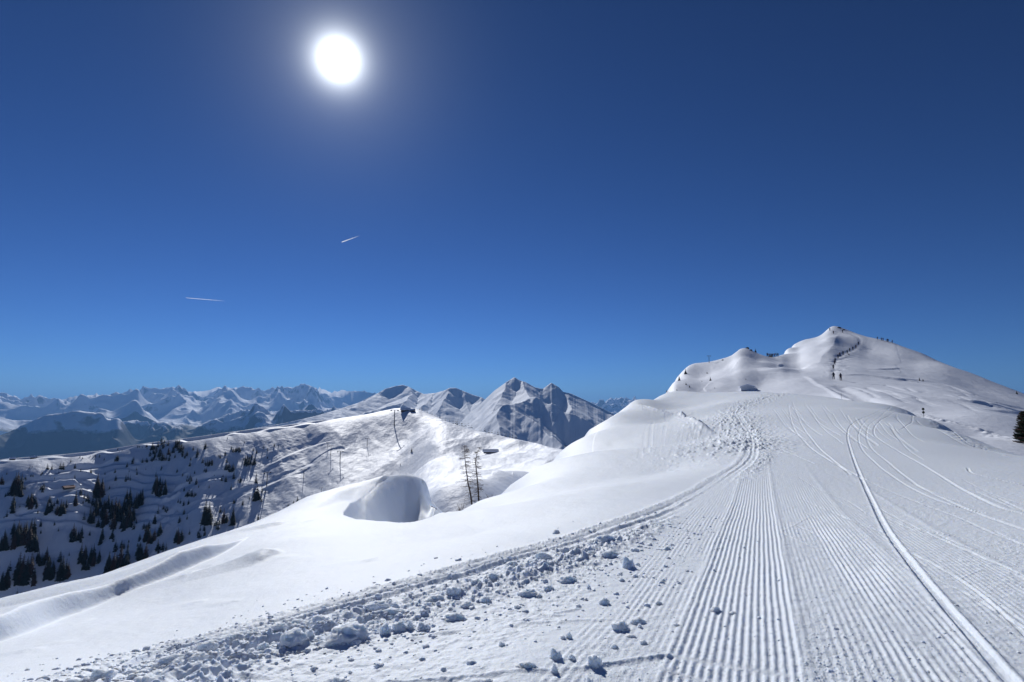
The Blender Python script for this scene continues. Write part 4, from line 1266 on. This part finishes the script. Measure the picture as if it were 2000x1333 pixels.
# --- big dark conifer at the right frame edge
p = SH.hit(2008, 868, 40)
def bushy_conifer(h):
    rng = random.Random(77)
    e = empty('conifer', p, .4)
    tag(e, 'bushy dark green and reddish conifer cut by the right edge of the photo', 'conifer')
    tm = MB(); tm.tube([(0, 0, -.4), (.03, 0, h * .5), (0, 0, h * .95)], [.10, .07, .02], 8); tm.build('trunk', bark, e)
    mg, mr = MB(), MB()
    for i in range(330):
        f = rng.random() ** .8
        z = h * (.06 + .92 * f)
        R0 = h * .33 * (1 - f) ** .65 * rng.uniform(.75, 1.1) + .08
        a = rng.uniform(0, 6.283); c, s_ = math.cos(a), math.sin(a)
        pts_ = []
        for t_ in range(5):
            u = t_ / 4; pts_.append((R0 * u * c, R0 * u * s_, z - .30 * R0 * u + .28 * R0 * u * u))
        tgt = mr if rng.random() < .38 else mg
        tgt.tube(pts_, [.03, .05, .055, .045, .012], 5)
        for q_ in range(9):
            u = rng.uniform(.3, 1.0); b = a + rng.uniform(-1.1, 1.1)
            o = Vector((R0 * u * c, R0 * u * s_, z - .30 * R0 * u + .28 * R0 * u * u))
            d_ = Vector((math.cos(b), math.sin(b), rng.uniform(-.1, .55))) * rng.uniform(.10, .2)
            tgt.tube([o, o + d_ * .6, o + d_], [.025, .028, .006], 4)
    mg.build('crown', plain('conifer_needles', (.028, .045, .022), .8, .4, 6), e)
    mr.build('reddish_twigs', plain('conifer_red_twigs', (.085, .035, .025), .8, .4, 6), e)
bushy_conifer(px_to_m(p, 64))

# --- the two bare larches behind the near slope
larch_bark = plain('larch_bark', (.055, .035, .028), .9, .3, 12)
twig = plain('larch_twigs', (.085, .05, .038), .9, .3, 12)
def bare_larch(base, line, label, seed, br_from, spread):
    rng = random.Random(seed)
    b = SV.hit(base[0], base[1], 60)
    k = depth_at(b) / F
    e = empty('bare_larch', b); tag(e, label, 'larch tree', 'bare larches')
    th = math.atan2(b.x, b.y); rx = Vector((math.cos(th), -math.sin(th), 0))
    tr = [rx * ((x - base[0]) * k) + Vector((0, rng.uniform(-.05, .05), (base[1] - y) * k)) for x, y in line]
    tr[0].z -= .8
    tr = [Vector(q_) for q_ in spline(np.array([tuple(v) for v in tr]), 5)] if False else tr
    n = len(tr)
    m = MB(); m.tube(tr, [.14 * (1 - .88 * i / (n - 1)) for i in range(n)], 7); m.build('trunk', larch_bark, e)
    L_ = MB()
    H_ = tr[-1].z
    for i in range(120):
        f = br_from + (1 - br_from) * rng.random() ** .9
        zz = f * H_
        j = max(1, next((q_ for q_ in range(1, n) if tr[q_].z >= zz), n - 1))
        g = (zz - tr[j-1].z) / max(tr[j].z - tr[j-1].z, 1e-3); o = tr[j-1].lerp(tr[j], g)
        ln = spread * (1.08 - f) ** .7 * rng.uniform(.4, 1.15) + .15
        a = rng.uniform(0, 6.283)
        d_ = Vector((math.cos(a), math.sin(a), rng.uniform(-.35, .05)))
        pts_ = [o, o + d_ * ln * .5, o + d_ * ln + Vector((0, 0, .12 * ln))]
        L_.tube(pts_, [.024, .016, .007], 4, False)
        for q_ in range(int(5 + ln * 4)):
            u = rng.uniform(.25, 1); s0 = o + d_ * ln * u
            b_ = a + rng.choice((-1, 1)) * rng.uniform(.5, 1.3)
            d2 = Vector((math.cos(b_), math.sin(b_), rng.uniform(-.5, .3))) * rng.uniform(.12, .38)
            L_.tube([s0, s0 + d2], [.011, .005], 3, False)
    L_.build('branches', twig, e)
bare_larch((925, 1000), [(925,1000),(919,968),(913,942),(909,915),(907,895),(906,872)], 'taller bare larch with brown twigs and leaning trunk, left of the pair', 5, .12, 2.1)
bare_larch((936, 995), [(936,995),(934,960),(931,930),(928,905),(930,890),(937,876)], 'slimmer bare larch with a bent tip, right of the pair', 6, .2, 1.45)
for k, (px, py, h, lab) in enumerate([(958, 985, 22, 'leafless brown shrub right of the bare larches behind the snow edge'), (899, 1010, 30, 'leafless shrub at the foot left of the taller larch')]):
    rng2 = random.Random(60 + k); b = SV.hit(px, py, 60); hh = px_to_m(b, h)
    m = MB()
    for i in range(40):
        a = rng2.uniform(0, 6.28); t_ = Vector((math.cos(a) * rng2.uniform(.1, .7), math.sin(a) * rng2.uniform(.1, .7), 1)) * hh * rng2.uniform(.5, 1)
        m.tube([Vector((0, 0, -.3)), t_ * .5 + Vector((0, 0, .1)), t_], [.018, .012, .005], 3, False)
    o = m.build('bare_shrub', twig); o.location = b; tag(o, lab, 'shrub')

# --- chairlift pylons
def pylon(px, ytop, ybase, src, label, group='chairlift pylons on the valley slope', name='lift_pylon'):
    b = src.hit(px, ybase, 120)
    H_ = max(px_to_m(b, ybase - ytop), 2.0)
    th = math.atan2(b.x, b.y)
    e = empty(name, b, -th + .35); tag(e, label, 'lift pylon', group)
    s_ = H_ / 13.0
    m = MB(); m.tube([(0, 0, -1), (0, 0, H_ * .55), (0, 0, H_)], [.42 * s_, .34 * s_, .26 * s_], 10); m.build('mast', steel, e)
    m = MB(); m.box((0, 0, H_ - .2 * s_), (6.4 * s_, .38 * s_, .42 * s_)); m.build('crossarm', steel, e)
    for sx in (-1, 1):
        m = MB(); m.box((sx * 2.9 * s_, 0, H_ - .55 * s_), (.25 * s_, 3.0 * s_, .3 * s_))
        for q_ in range(4):
            m.tube([(sx * 2.9 * s_ - .12, (q_ - 1.5) * .8 * s_, H_ - .75 * s_), (sx * 2.9 * s_ + .12, (q_ - 1.5) * .8 * s_, H_ - .75 * s_)], .28 * s_, 8)
        m.build('sheave_assembly', steel, e)
    m = MB()
    for q_ in range(int(H_ / .9)):
        m.box((0, -.38 * s_, q_ * .9 + .4), (.45 * s_, .06, .06))
    m.box((-.22 * s_, -.40 * s_, H_ / 2), (.05, .05, H_)); m.box((.22 * s_, -.40 * s_, H_ / 2), (.05, .05, H_)); m.build('ladder', steel, e)
for px, yt, yb, lab in [(770,801,833,'tallest lift pylon, just below the summit station'),(640,864,876,'left one of two close pylons beside the lift road'),(646,871,889,'right one of two close pylons beside the lift road'),
                        (664,882,906,'pylon below the end of the lift road, on the open slope'),(717,856,872,'thin distant pylon in the middle of the open slope'),(521,923,950,'pylon above the long road left of the open slope'),
                        (593,917,936,'pylon on the slope right of the long road'),(627,953,967,'small pylon low on the slope above the snow edge'),(488,905,915,'faint small pylon left of the long road')]:
    pylon(px, yt, yb, SV, lab)
pylon(1385, 695, 709, SH, 'small dark lift mast on the skyline of the hill shoulder', 'lift masts on the hill', 'lift_mast')

# --- buildings
def hut(src, px, py, wpx, hpx, label, rz, name='mountain_hut', depth=.7, wcol=None, r0=300, snow=True, sink=.3, wins=3, door=True):
    b = src.hit(px, py, r0)
    w = px_to_m(b, wpx); h = px_to_m(b, hpx); d = w * depth
    th = math.atan2(b.x, b.y)
    e = empty(name, b + Vector((0, 0, -sink)), -th + rz); tag(e, label, 'hut')
    wh = h * .55 + sink
    m = MB()
    m.add([(-w/2, -d/2, 0), (w/2, -d/2, 0), (w/2, d/2, 0), (-w/2, d/2, 0), (-w/2, -d/2, wh), (w/2, -d/2, wh), (w/2, d/2, wh), (-w/2, d/2, wh), (-w/2, 0, h + sink), (w/2, 0, h + sink)],
          [(0, 1, 5, 4), (2, 3, 7, 6), (1, 2, 6, 9, 5), (3, 0, 4, 8, 7)])
    m.build('wall', wcol or wood, e)
    o_ = .08 * w; t_ = .05 * w if snow else .02 * w
    m = MB()
    for sy in (-1, 1):
        y1 = sy * (d / 2 + o_); z1_ = wh - o_ * (h + sink - wh) / (d / 2); zr = h + sink
        m.add([(-w/2 - o_, y1, z1_), (w/2 + o_, y1, z1_), (w/2 + o_, 0, zr), (-w/2 - o_, 0, zr), (-w/2 - o_, y1, z1_ + t_), (w/2 + o_, y1, z1_ + t_), (w/2 + o_, 0, zr + t_), (-w/2 - o_, 0, zr + t_)],
              [(0, 1, 2, 3), (4, 5, 6, 7), (0, 1, 5, 4), (0, 3, 7, 4), (1, 2, 6, 5)])
    m.build('roof', roofsnow if snow else plain('reddish_roof', (.17, .07, .05), .8, .3, 3), e)
    for k in range(wins):
        fr = MB(); x = (k + .5) / (wins + (1 if door else 0)) * w - w / 2
        fr.box((x, -d / 2 - .02, wh * .62), (w * .10, .08, wh * .30)); f = fr.build('window', glass, e)
    if door:
        fr = MB(); fr.box((w * .36, -d / 2 - .03, sink / 2 + wh * .36), (w * .10, .08, wh * .66)); fr.build('door', plain('door_wood', (.05, .03, .02), .8), e)
hut(SV, 792, 803, 17, 5.5, 'long low summit station with snowy roof on the dome above the lift slope', .3, 'summit_station', .3, wins=5, sink=1.6)
hut(SV, 806, 804, 8, 5, 'small dark annexe right of the long summit station', -.4, 'summit_annexe', sink=1.2)
hut(SV, 133, 955, 17, 6, 'reddish roofed barn on the shady terraced slope', .5, 'barn', snow=False, wins=2)
hut(SV, 24, 899, 8, 5, 'tiny snow-roofed cabin at the left end of the crest run', .2, wins=1)
hut(SV, 66, 896, 9, 5, 'tiny snow-roofed cabin right of the first cabin on the crest run', -.3, wins=1)
hut(SV, 958, 885, 27, 6, 'long half-buried hut under a thick snow roof in the basin', .05, 'snowed_in_hut', .35, wins=4)
hut(SH, 1459, 761, 24, 9, 'low grey triangular snowed-in hut peeking over the piste brow', math.pi / 2 + .1, 'gable_hut', 1.0, r0=105, wins=1, door=False, wcol=plain('grey_boards', (.62, .64, .68), .8, .2, 4))

# --- rocks
def rock_mesh(seed):
    bm = bmesh.new(); bmesh.ops.create_icosphere(bm, subdivisions=3, radius=1)
    off = Vector((seed * 7.3, seed * 1.7, 0))
    for v in bm.verts:
        n_ = mnoise.fractal(v.co * 1.3 + off, 1, 2, 4); cell = mnoise.cell(v.co * 1.6 + off)
        v.co *= .8 + .35 * n_ + .18 * cell; v.co.z *= .7
    me = bpy.data.meshes.new('rock'); bm.to_mesh(me); bm.free(); me.materials.append(rockm); return me
rocks = [rock_mesh(k) for k in range(4)]
for k, (px, py, wpx, lab, src, r0) in enumerate([
   (844,983,4,'small rock high on the right rim of the wind scoop','FG',14),(851,978,5,'dark rock second from the top on the right rim of the wind scoop','FG',14),(848,990,3.5,'little rock in the snow wall of the wind scoop','FG',14),
   (857,995,5,'dark rock low on the right rim of the wind scoop','FG',14),(860,1000,4,'lowest dark rock on the right rim of the wind scoop','FG',14),
   (1459,681,10,'dark rocks capping the left knob of the hill','SH',100),(1466,685,8,'dark rock just right below the left knob','SH',100),(1412,704,5,'flat rock on the skyline between mast and knob','SH',100),
   (1638,641,8,'dark rock just right of the snowy summit point','SH',100),(1648,645,6,'small rock on the ridge right of the summit','SH',100),(1505,697,10,'dark rock beside the group on the saddle','SH',100)]):
    if src == 'FG':
        x, y = FG.hit(px, py, r0)
        r_ = float(rf_all[int(np.searchsorted(TH, polar(px, py)[0]))]) - .3; th = polar(px, py)[0]; t_ = polar(px, py)[1]
        rr_ = np.linspace(r_ - 7, r_ + 2, 90); zz = np.array([fg_z(q_ * math.sin(th), q_ * math.cos(th)) for q_ in rr_]); j = int(np.argmin(np.abs(zz / rr_ - t_)))
        b = Vector((rr_[j] * math.sin(th), rr_[j] * math.cos(th), zz[j]))
    else: b = SH.hit(px, py, r0)
    o = link_mesh('rock', rocks[k % 4]); s_ = px_to_m(b, wpx) / 2; o.location = b; o.scale = (s_, s_, s_ * .8); o.rotation_euler = (0, 0, k * 1.3)
    tag(o, lab, 'rock', 'bare rocks')

# --- snow stakes, piste marker
black = plain('black_paint', (.012, .014, .016), .6); ygreen = plain('green_paint', (.03, .07, .02), .6, .3); orange = plain('bamboo', (.30, .24, .15), .7)
b = SH.hit(1804.5, 817, 60); hh = px_to_m(b, 19)
e = empty('piste_marker', b); tag(e, 'thin piste marker pole with two dark green discs on the right slope', 'piste marker')
m = MB(); m.tube([(0, 0, -.3), (0, 0, hh)], .02, 6); m.build('pole', black, e)
for zc_ in (.58, .92):
    m = MB(); m.tube([(0, -.03, hh * zc_), (0, .03, hh * zc_)], hh * .13, 14); m.build('disc', black, e)
    m = MB(); m.tube([(0, -.045, hh * zc_), (0, -.031, hh * zc_)], hh * .05, 10); m.build('disc_centre', ygreen, e)
for px, yt, yb, src, r0, lab, mt in [(1645,768,786,SH,100,'leaning thin stake where the path leaves the piste brow',black),(1299,800,822,SF,60,'pale snow stake standing in the broken cornice edge',roofsnow),(1255,788,800,SF,60,'short pale stake at the left end of the cornice',roofsnow)]:
    b = src.hit(px, yb, r0); hh = px_to_m(b, yb - yt)
    m = MB(); m.tube([(0, 0, -.3), (-.06 * hh, 0, hh)], max(.02, hh * .012), 5); o = m.build('snow_stake', mt); o.location = b; tag(o, lab, 'stake')

# --- people
def skin_mesh(name, verts, edges, radii, mat, root=0):
    me = bpy.data.meshes.new(name + '_cage'); me.from_pydata(verts, edges, [])
    o = bpy.data.objects.new(name + '_cage', me); COL.objects.link(o)
    md = o.modifiers.new('skin', 'SKIN'); md.use_smooth_shade = True
    for i, r_ in enumerate(radii):
        me.skin_vertices[0].data[i].radius = r_ if isinstance(r_, tuple) else (r_, r_)
    me.skin_vertices[0].data[root].use_root = True
    o.modifiers.new('sub', 'SUBSURF').levels = 1
    dg = bpy.context.evaluated_depsgraph_get(); dg.update()
    res = bpy.data.meshes.new_from_object(o.evaluated_get(dg)); res.name = name
    bpy.data.objects.remove(o, do_unlink=True)
    res.materials.clear(); res.materials.append(mat)
    return res
skinm = plain('skin', (.45, .28, .2), .6, .05); blk = plain('black_clothes', (.012, .013, .018), .8, .2); navy = plain('navy_jacket', (.02, .03, .07), .8, .2); redj = plain('dark_red_jacket', (.13, .02, .02), .8, .2)
pole_m = plain('pole_metal', (.2, .2, .22), .4)
J = {'pelvis': (0, 0, .95), 'waist': (0, .02, 1.10), 'chest': (0, .06, 1.33), 'neck': (0, .09, 1.50), 'head': (0, .12, 1.62), 'crown': (0, .12, 1.72),
     'lsh': (-.19, .06, 1.42), 'lel': (-.27, .14, 1.17), 'lwr': (-.24, .36, 1.10), 'rsh': (.19, .06, 1.42), 'rel': (.28, .02, 1.16), 'rwr': (.26, .25, 1.04),
     'lhip': (-.10, 0, .90), 'lkn': (-.11, .20, .52), 'lan': (-.11, .16, .10), 'ltoe': (-.12, .34, .05), 'rhip': (.10, 0, .90), 'rkn': (.11, -.02, .48), 'ran': (.11, -.24, .12), 'rtoe': (.12, -.06, .05)}
def fig(names, edges, rad, mat, root, nm):
    idx_ = {n_: i for i, n_ in enumerate(names)}
    return skin_mesh(nm, [J[n_] for n_ in names], [(idx_[a], idx_[b]) for a, b in edges], [rad[n_] for n_ in names], mat, idx_[root])
rad = dict(pelvis=(.15, .11), waist=(.13, .10), chest=(.16, .11), neck=.055, head=(.085, .10), crown=(.06, .07), lsh=.06, lel=.045, lwr=.035, rsh=.06, rel=.045, rwr=.035, lhip=.09, lkn=.06, lan=.045, ltoe=.04, rhip=.09, rkn=.06, ran=.045, rtoe=.04)
E_body = [('pelvis','waist'),('waist','chest'),('chest','neck'),('neck','head'),('head','crown'),('chest','lsh'),('lsh','lel'),('lel','lwr'),('chest','rsh'),('rsh','rel'),('rel','rwr'),('pelvis','lhip'),('lhip','lkn'),('lkn','lan'),('lan','ltoe'),('pelvis','rhip'),('rhip','rkn'),('rkn','ran'),('ran','rtoe')]
body_me = fig(list(J), E_body, rad, skinm, 'pelvis', 'body')
rj = {k_: (tuple(a * 1.22 for a in v) if isinstance(v, tuple) else v * 1.35) for k_, v in rad.items()}
jn = ['waist', 'chest', 'neck', 'lsh', 'lel', 'lwr', 'rsh', 'rel', 'rwr', 'pelvis']
jacket_me = [fig(jn, [('pelvis','waist'),('waist','chest'),('chest','neck'),('chest','lsh'),('lsh','lel'),('lel','lwr'),('chest','rsh'),('rsh','rel'),('rel','rwr')], rj, mt, 'waist', 'jacket') for mt in (blk, navy, redj, plain('orange_jacket', (.35, .10, .02), .8, .2), plain('teal_jacket', (.02, .16, .18), .8, .2))]
tn = ['pelvis', 'lhip', 'lkn', 'lan', 'rhip', 'rkn', 'ran']
trouser_me = fig(tn, [('pelvis','lhip'),('lhip','lkn'),('lkn','lan'),('pelvis','rhip'),('rhip','rkn'),('rkn','ran')], rj, blk, 'pelvis', 'trousers')
m = MB()
hc = Vector(J['crown'])
rings = [(.0, .115), (.05, .112), (.09, .085), (.115, .04)]
m.tube([hc + Vector((0, 0, z_ - .05)) for z_, _ in rings], [r_ for _, r_ in rings], 12); hat_me = m.mesh('hat', blk, True)
m = MB(); m.box((0, -.12, 1.30), (.30, .18, .44)); m.box((0, -.12, 1.55), (.24, .14, .10)); m.box((0, -.23, 1.24), (.22, .06, .22)); pack_me = m.mesh('backpack', navy)
m = MB()
for w_, sx in (('lwr', -.28), ('rwr', .30)):
    m.tube([Vector(J[w_]) + Vector((0, .02, .08)), Vector((sx, .30, -.05))], .012, 5)
poles_me = m.mesh('ski_poles', pole_m)
def person(src, px, py, facing, jk, label, group=None, r0=100, h=1.75, first=True):
    b = src.hit(px, py, r0)
    e = empty('person', b, facing); tag(e, label, 'person', group)
    e.scale = (h / 1.75,) * 3
    link_mesh('body', body_me, e); link_mesh('jacket', jacket_me[jk], e); link_mesh('trousers', trouser_me, e); link_mesh('hat', hat_me, e)
    link_mesh('backpack', pack_me, e); link_mesh('ski_poles', poles_me, e)
person(SH, 1628.5, 742, -.3, 0, 'person in black walking up with poles, left of the two nearest walkers', 'walkers on the snow saddle', h=1.9)
person(SH, 1642.5, 744.5, -.45, 2, 'person in a dark red and black outfit, right of the two nearest walkers', 'walkers on the snow saddle', h=1.9)
CL = [(1628,723),(1630.5,714),(1631.5,709),(1637,701),(1640.5,697),(1647,694.5),(1655,692),(1660,688),(1666,685),(1672,681.5),(1677,675),(1646,651),(1628,653),(1621,647)]
for k, (px, py) in enumerate(CL):
    person(SH, px, py, -.5 + .3 * (k % 3), (0, 2, 1, 0, 3, 1, 0, 4, 0, 2, 0, 1, 3, 0)[k], 'person climbing the trodden summit path, %s' % (['lowest of the climbers', 'second climber from the bottom', 'third climber from the bottom', 'fourth climber from the bottom', 'fifth climber from the bottom', 'sixth climber from the bottom', 'seventh climber from the bottom', 'eighth climber from the bottom', 'ninth climber from the bottom', 'tenth climber from the bottom', 'fourth from the top', 'third from the top', 'second from the top', 'nearest the summit'][k]), 'climbers on the summit path', h=1.62)
GR = [(1499,698),(1502.5,699),(1506,699),(1509,699),(1512.5,698.5),(1516,697.5),(1519.5,698)]
for k, (px, py) in enumerate(GR):
    person(SH, px, py, k * .9, (0, 3, 1, 0, 2, 4, 0)[k], 'person standing on the saddle between knob and summit, %s of the group' % ordinal(k), 'group standing on the saddle')
for k, px in enumerate([1714, 1722, 1725, 1733, 1735, 1743]):
    yy = np.interp(px, [a[0] for a in sky_hill], [a[1] for a in sky_hill]) + .8
    person(SH, px, yy, 1.2, k % 3, 'person walking along the skyline right of the summit, %s of six' % ordinal(k), 'walkers on the right skyline', h=1.45)

# --- snow clods
snowc = snow_mat('clod_snow', [(60.0, .010, 6, .7), (240.0, .003, 3, .6)], sss=.045)
crumbc = snow_mat('crumb_snow', [(240.0, .003, 3, .6)], sss=.006)
def clod_mesh(seed, sub=4, amp=1.0):
    bm = bmesh.new(); bmesh.ops.create_icosphere(bm, subdivisions=sub, radius=1)
    off = Vector((seed * 3.1, seed * 5.7, seed))
    for v in bm.verts:
        d_ = v.co.normalized()
        n1_ = mnoise.noise(d_ * 1.1 + off); n2_ = mnoise.fractal(d_ * 2.6 + off, .8, 2, 5); n3 = abs(mnoise.noise(d_ * 4.5 + off))
        f = .80 + amp * (.34 * n1_ + .24 * n2_ + .14 * n3)
        v.co = d_ * f
        if v.co.z < -.35: v.co.z = -.35
    me = bpy.data.meshes.new('snow_clod'); bm.to_mesh(me); bm.free()
    me.polygons.foreach_set('use_smooth', [True] * len(me.polygons)); me.materials.append(snowc); return me
clods = [clod_mesh(k) for k in range(9)]
CLODS = [(1227,1092,24,32),(1245,1097,9,9),(1239,1070,18,10),(1086,1037,15,13),(1180,1167,19,20),(1212,1213,36,26),(1245,1206,30,16),(1250,1217,9,11),(1111,1233,12,20),(1099,1238,11,11),(1085,1268,24,28),(1084,1293,15,30),
 (1160,1282,28,28),(1201,1255,14,14),(1257,1247,15,13),(1152,1322,15,20),(1117,1276,14,14),(1397,1184,20,14),(1431,1190,12,10),(1287,1172,17,10),(1150,1140,9,14),(1107,1125,44,18),(1155,1078,22,12),(1190,1080,34,14),(1072,1142,20,15),
 (1032,1150,38,22),(1052,1158,13,11),(1180,1055,46,18),(1302,1067,15,10),(1027,1290,44,16),(1232,1236,22,8),(677,1228,85,44),(572,1246,48,32),(605,1240,18,20),(512,1260,28,28),(627,1210,52,32),(582,1220,40,20),(752,1222,20,28),
 (781,1216,28,28),(802,1215,15,24),(827,1217,25,20),(775,1192,66,20),(737,1180,42,22),(885,1152,32,20),(850,1166,40,16),(885,1198,50,20),(912,1175,24,18),(950,1165,22,20),(725,1210,26,20),(545,1236,32,16),(510,1232,32,16),
 (662,1322,28,18),(980,1252,12,12),(952,1320,22,14),(965,1127,36,20),(684,1307,8,8),(145,1320,50,22),(200,1317,44,22),(287,1315,48,28),(240,1325,30,12),(332,1287,60,25),(387,1287,34,20),(450,1247,48,30),(445,1267,22,15),
 (470,1262,20,15),(490,1268,18,15),(405,1270,36,18),(487,1232,20,15),(1240,1120,12,9),(1300,1102,10,7),(1215,1128,13,9),(1130,1178,12,9),(1320,1215,11,8),(1010,1180,14,10),(930,1140,20,12),(1000,1105,26,13),(1060,1090,30,14),(1110,1068,24,10)]
CLODS.sort()
cnt_z = {}
for k, (px, py, w, h) in enumerate(CLODS):
    x, y = FG.hit(px, py + h * .45, 2)
    z_ = fg_z(x, y); p = Vector((x, y, z_))
    W_ = px_to_m(p, w) * .56; H_ = px_to_m(p, h) * .62
    o = link_mesh('snow_clod', clods[k % len(clods)])
    th = math.atan2(x, y)
    o.location = (x, y, z_ + H_ * .02); o.scale = (W_, min(W_, H_ * 1.4) * .9, H_); o.rotation_euler = (0, 0, -th + random.uniform(-.35, .35))
    size = 'large' if w > 40 else ('fist-sized' if w < 16 else 'rough')
    zone_i = 0 if px < 560 else (1 if px < 1000 else (2 if px < 1380 else 3))
    cnt_z[zone_i] = cnt_z.get(zone_i, -1) + 1
    where = ['in the heap at the lower left', 'in the heap at bottom centre', 'strewn left of the grooved piste', 'lying on the fine piste grooves'][zone_i]
    tag(o, '%s snow clod, %s %s' % (size, ordinal(cnt_z[zone_i]), where), 'snow clod', 'snow clods thrown beside the piste')

# crumbs nobody could count
rng = random.Random(5)
tmpl = []
for k in range(5):
    bm = bmesh.new(); bmesh.ops.create_icosphere(bm, subdivisions=2, radius=1)
    V_ = np.array([v.co * (.75 + .5 * mnoise.noise(v.co * 1.9 + Vector((k * 9, 0, 0)))) for v in bm.verts]); F_ = np.array([[v.index for v in f.verts] for f in bm.faces]); bm.free(); tmpl.append((V_, F_))
vs, fs, nb = [], [], 0
ed = edge
cum = np.r_[0, np.cumsum(np.hypot(*np.diff(ed, axis=0).T))]
cnt = 0
nr_ = np.random.default_rng(3)
while cnt < 5200:
    # mostly near the camera, beside the edge; some over the piste
    if rng.random() < .80:
        s_ = rng.random() ** 1.7 * cum[-1]; i = min(int(np.searchsorted(cum, s_)), len(ed) - 1); i = max(i, 1)
        d_ = ed[i] - ed[i-1]; d_ = d_ / np.hypot(*d_); nrm_ = np.array([d_[1], -d_[0]])
        off = abs(rng.gauss(0.95, .55)) if rng.random() < .75 else rng.uniform(-.05, 2.6)
        if rng.random() < .03: off = rng.uniform(-.8, 0)
        P_ = ed[i] + nrm_ * off
        sz = rng.uniform(.005, .014) * (1.0 + (rng.random() ** 4) * 2.2)
        if s_ > 9: sz *= 1.25
        if s_ > 11: continue
    else:
        px = rng.uniform(1150, 2000); py = 1040 + 293 * rng.random(); P_ = np.array(FG.hit(px, py)) if cnt % 3 == 0 else P_ + nr_.normal(0, .35, 2)
        sz = rng.uniform(.003, .008) * (1 + rng.random() ** 8 * 1.5)
    if P_[1] < 2.2 or math.hypot(*P_) > 17: continue
    if rng.random() > 2.0 - math.hypot(*P_) / 5.5: continue
    z_ = fg_z(P_[0], P_[1])
    V_, F_ = tmpl[cnt % 5]
    a = rng.uniform(0, 6.28); c, s2 = math.cos(a), math.sin(a)
    Q = V_ * np.array([sz * rng.uniform(.8, 1.4), sz, sz * rng.uniform(.6, 1.0)])
    Q = np.c_[Q[:, 0] * c - Q[:, 1] * s2 + P_[0], Q[:, 0] * s2 + Q[:, 1] * c + P_[1], Q[:, 2] + z_ + sz * .05]
    vs.append(Q); fs.append(F_ + nb); nb += len(Q); cnt += 1
vs = np.vstack(vs).astype(np.float32); fs = np.vstack(fs).astype(np.int32)
me = bpy.data.meshes.new('snow_crumbs')
me.vertices.add(len(vs)); me.vertices.foreach_set('co', vs.ravel()); me.loops.add(fs.size); me.loops.foreach_set('vertex_index', fs.ravel())
me.polygons.add(len(fs)); me.polygons.foreach_set('loop_start', (np.arange(len(fs)) * 3).astype(np.int32)); me.polygons.foreach_set('use_smooth', np.ones(len(fs), bool))
me.update(calc_edges=True); me.materials.append(crumbc)
o = link_mesh('snow_crumbs', me); tag(o, 'countless small crumbs of snow strewn over the churned edge of the piste', 'snow crumbs', kind='stuff')

# --- two contrails, high in the sky
mc, t, b_ = new_mat('contrail_ice')
t.nodes.remove(b_)
oo = t.nodes['Material Output']; tl = t.nodes.new('ShaderNodeBsdfTranslucent'); tl.inputs[0].default_value = (1, 1, 1, 1)
tp = t.nodes.new('ShaderNodeBsdfTransparent'); mxs = t.nodes.new('ShaderNodeMixShader'); tcn = t.nodes.new('ShaderNodeTexCoord'); sep = t.nodes.new('ShaderNodeSeparateXYZ')
t.links.new(tcn.outputs['Generated'], sep.inputs[0])
mr_ = t.nodes.new('ShaderNodeMapRange'); mr_.inputs['From Min'].default_value = 0; mr_.inputs['From Max'].default_value = 1; mr_.inputs['To Min'].default_value = .75; mr_.inputs['To Max'].default_value = 0.0
t.links.new(sep.outputs['X'], mr_.inputs['Value']); t.links.new(mr_.outputs[0], mxs.inputs[0]); t.links.new(tp.outputs[0], mxs.inputs[1]); t.links.new(tl.outputs[0], mxs.inputs[2]); t.links.new(mxs.outputs[0], oo.inputs['Surface'])
for (xa, ya, xb, yb, wa, wb, lab) in [(667, 473.5, 703, 460.5, 2.0, 1.0, 'short bright contrail slanting up to the right below the sun'), (362, 582, 440, 588.5, .75, 1.4, 'long faint contrail sinking to the right over the left mountains')]:
    r_ = 42000.0
    A_, B_ = [Vector((r_ * math.sin(polar(*q_)[0]), r_ * math.cos(polar(*q_)[0]), r_ * polar(*q_)[1])) for q_ in ((xa, ya), (xb, yb))]
    m = MB(); n = 24; k_ = r_ / F
    m.tube([Vector((0, 0, 0)) + (B_ - A_) * (i / n) for i in range(n + 1)], [k_ * .5 * (wa + (wb - wa) * i / n) * (min(1, i / 2 + .25)) * (1 + .12 * math.sin(i * 1.9)) for i in range(n + 1)], 8)
    o = m.build('contrail', mc, smooth=True); o.location = A_; tag(o, lab, 'contrail', 'contrails')
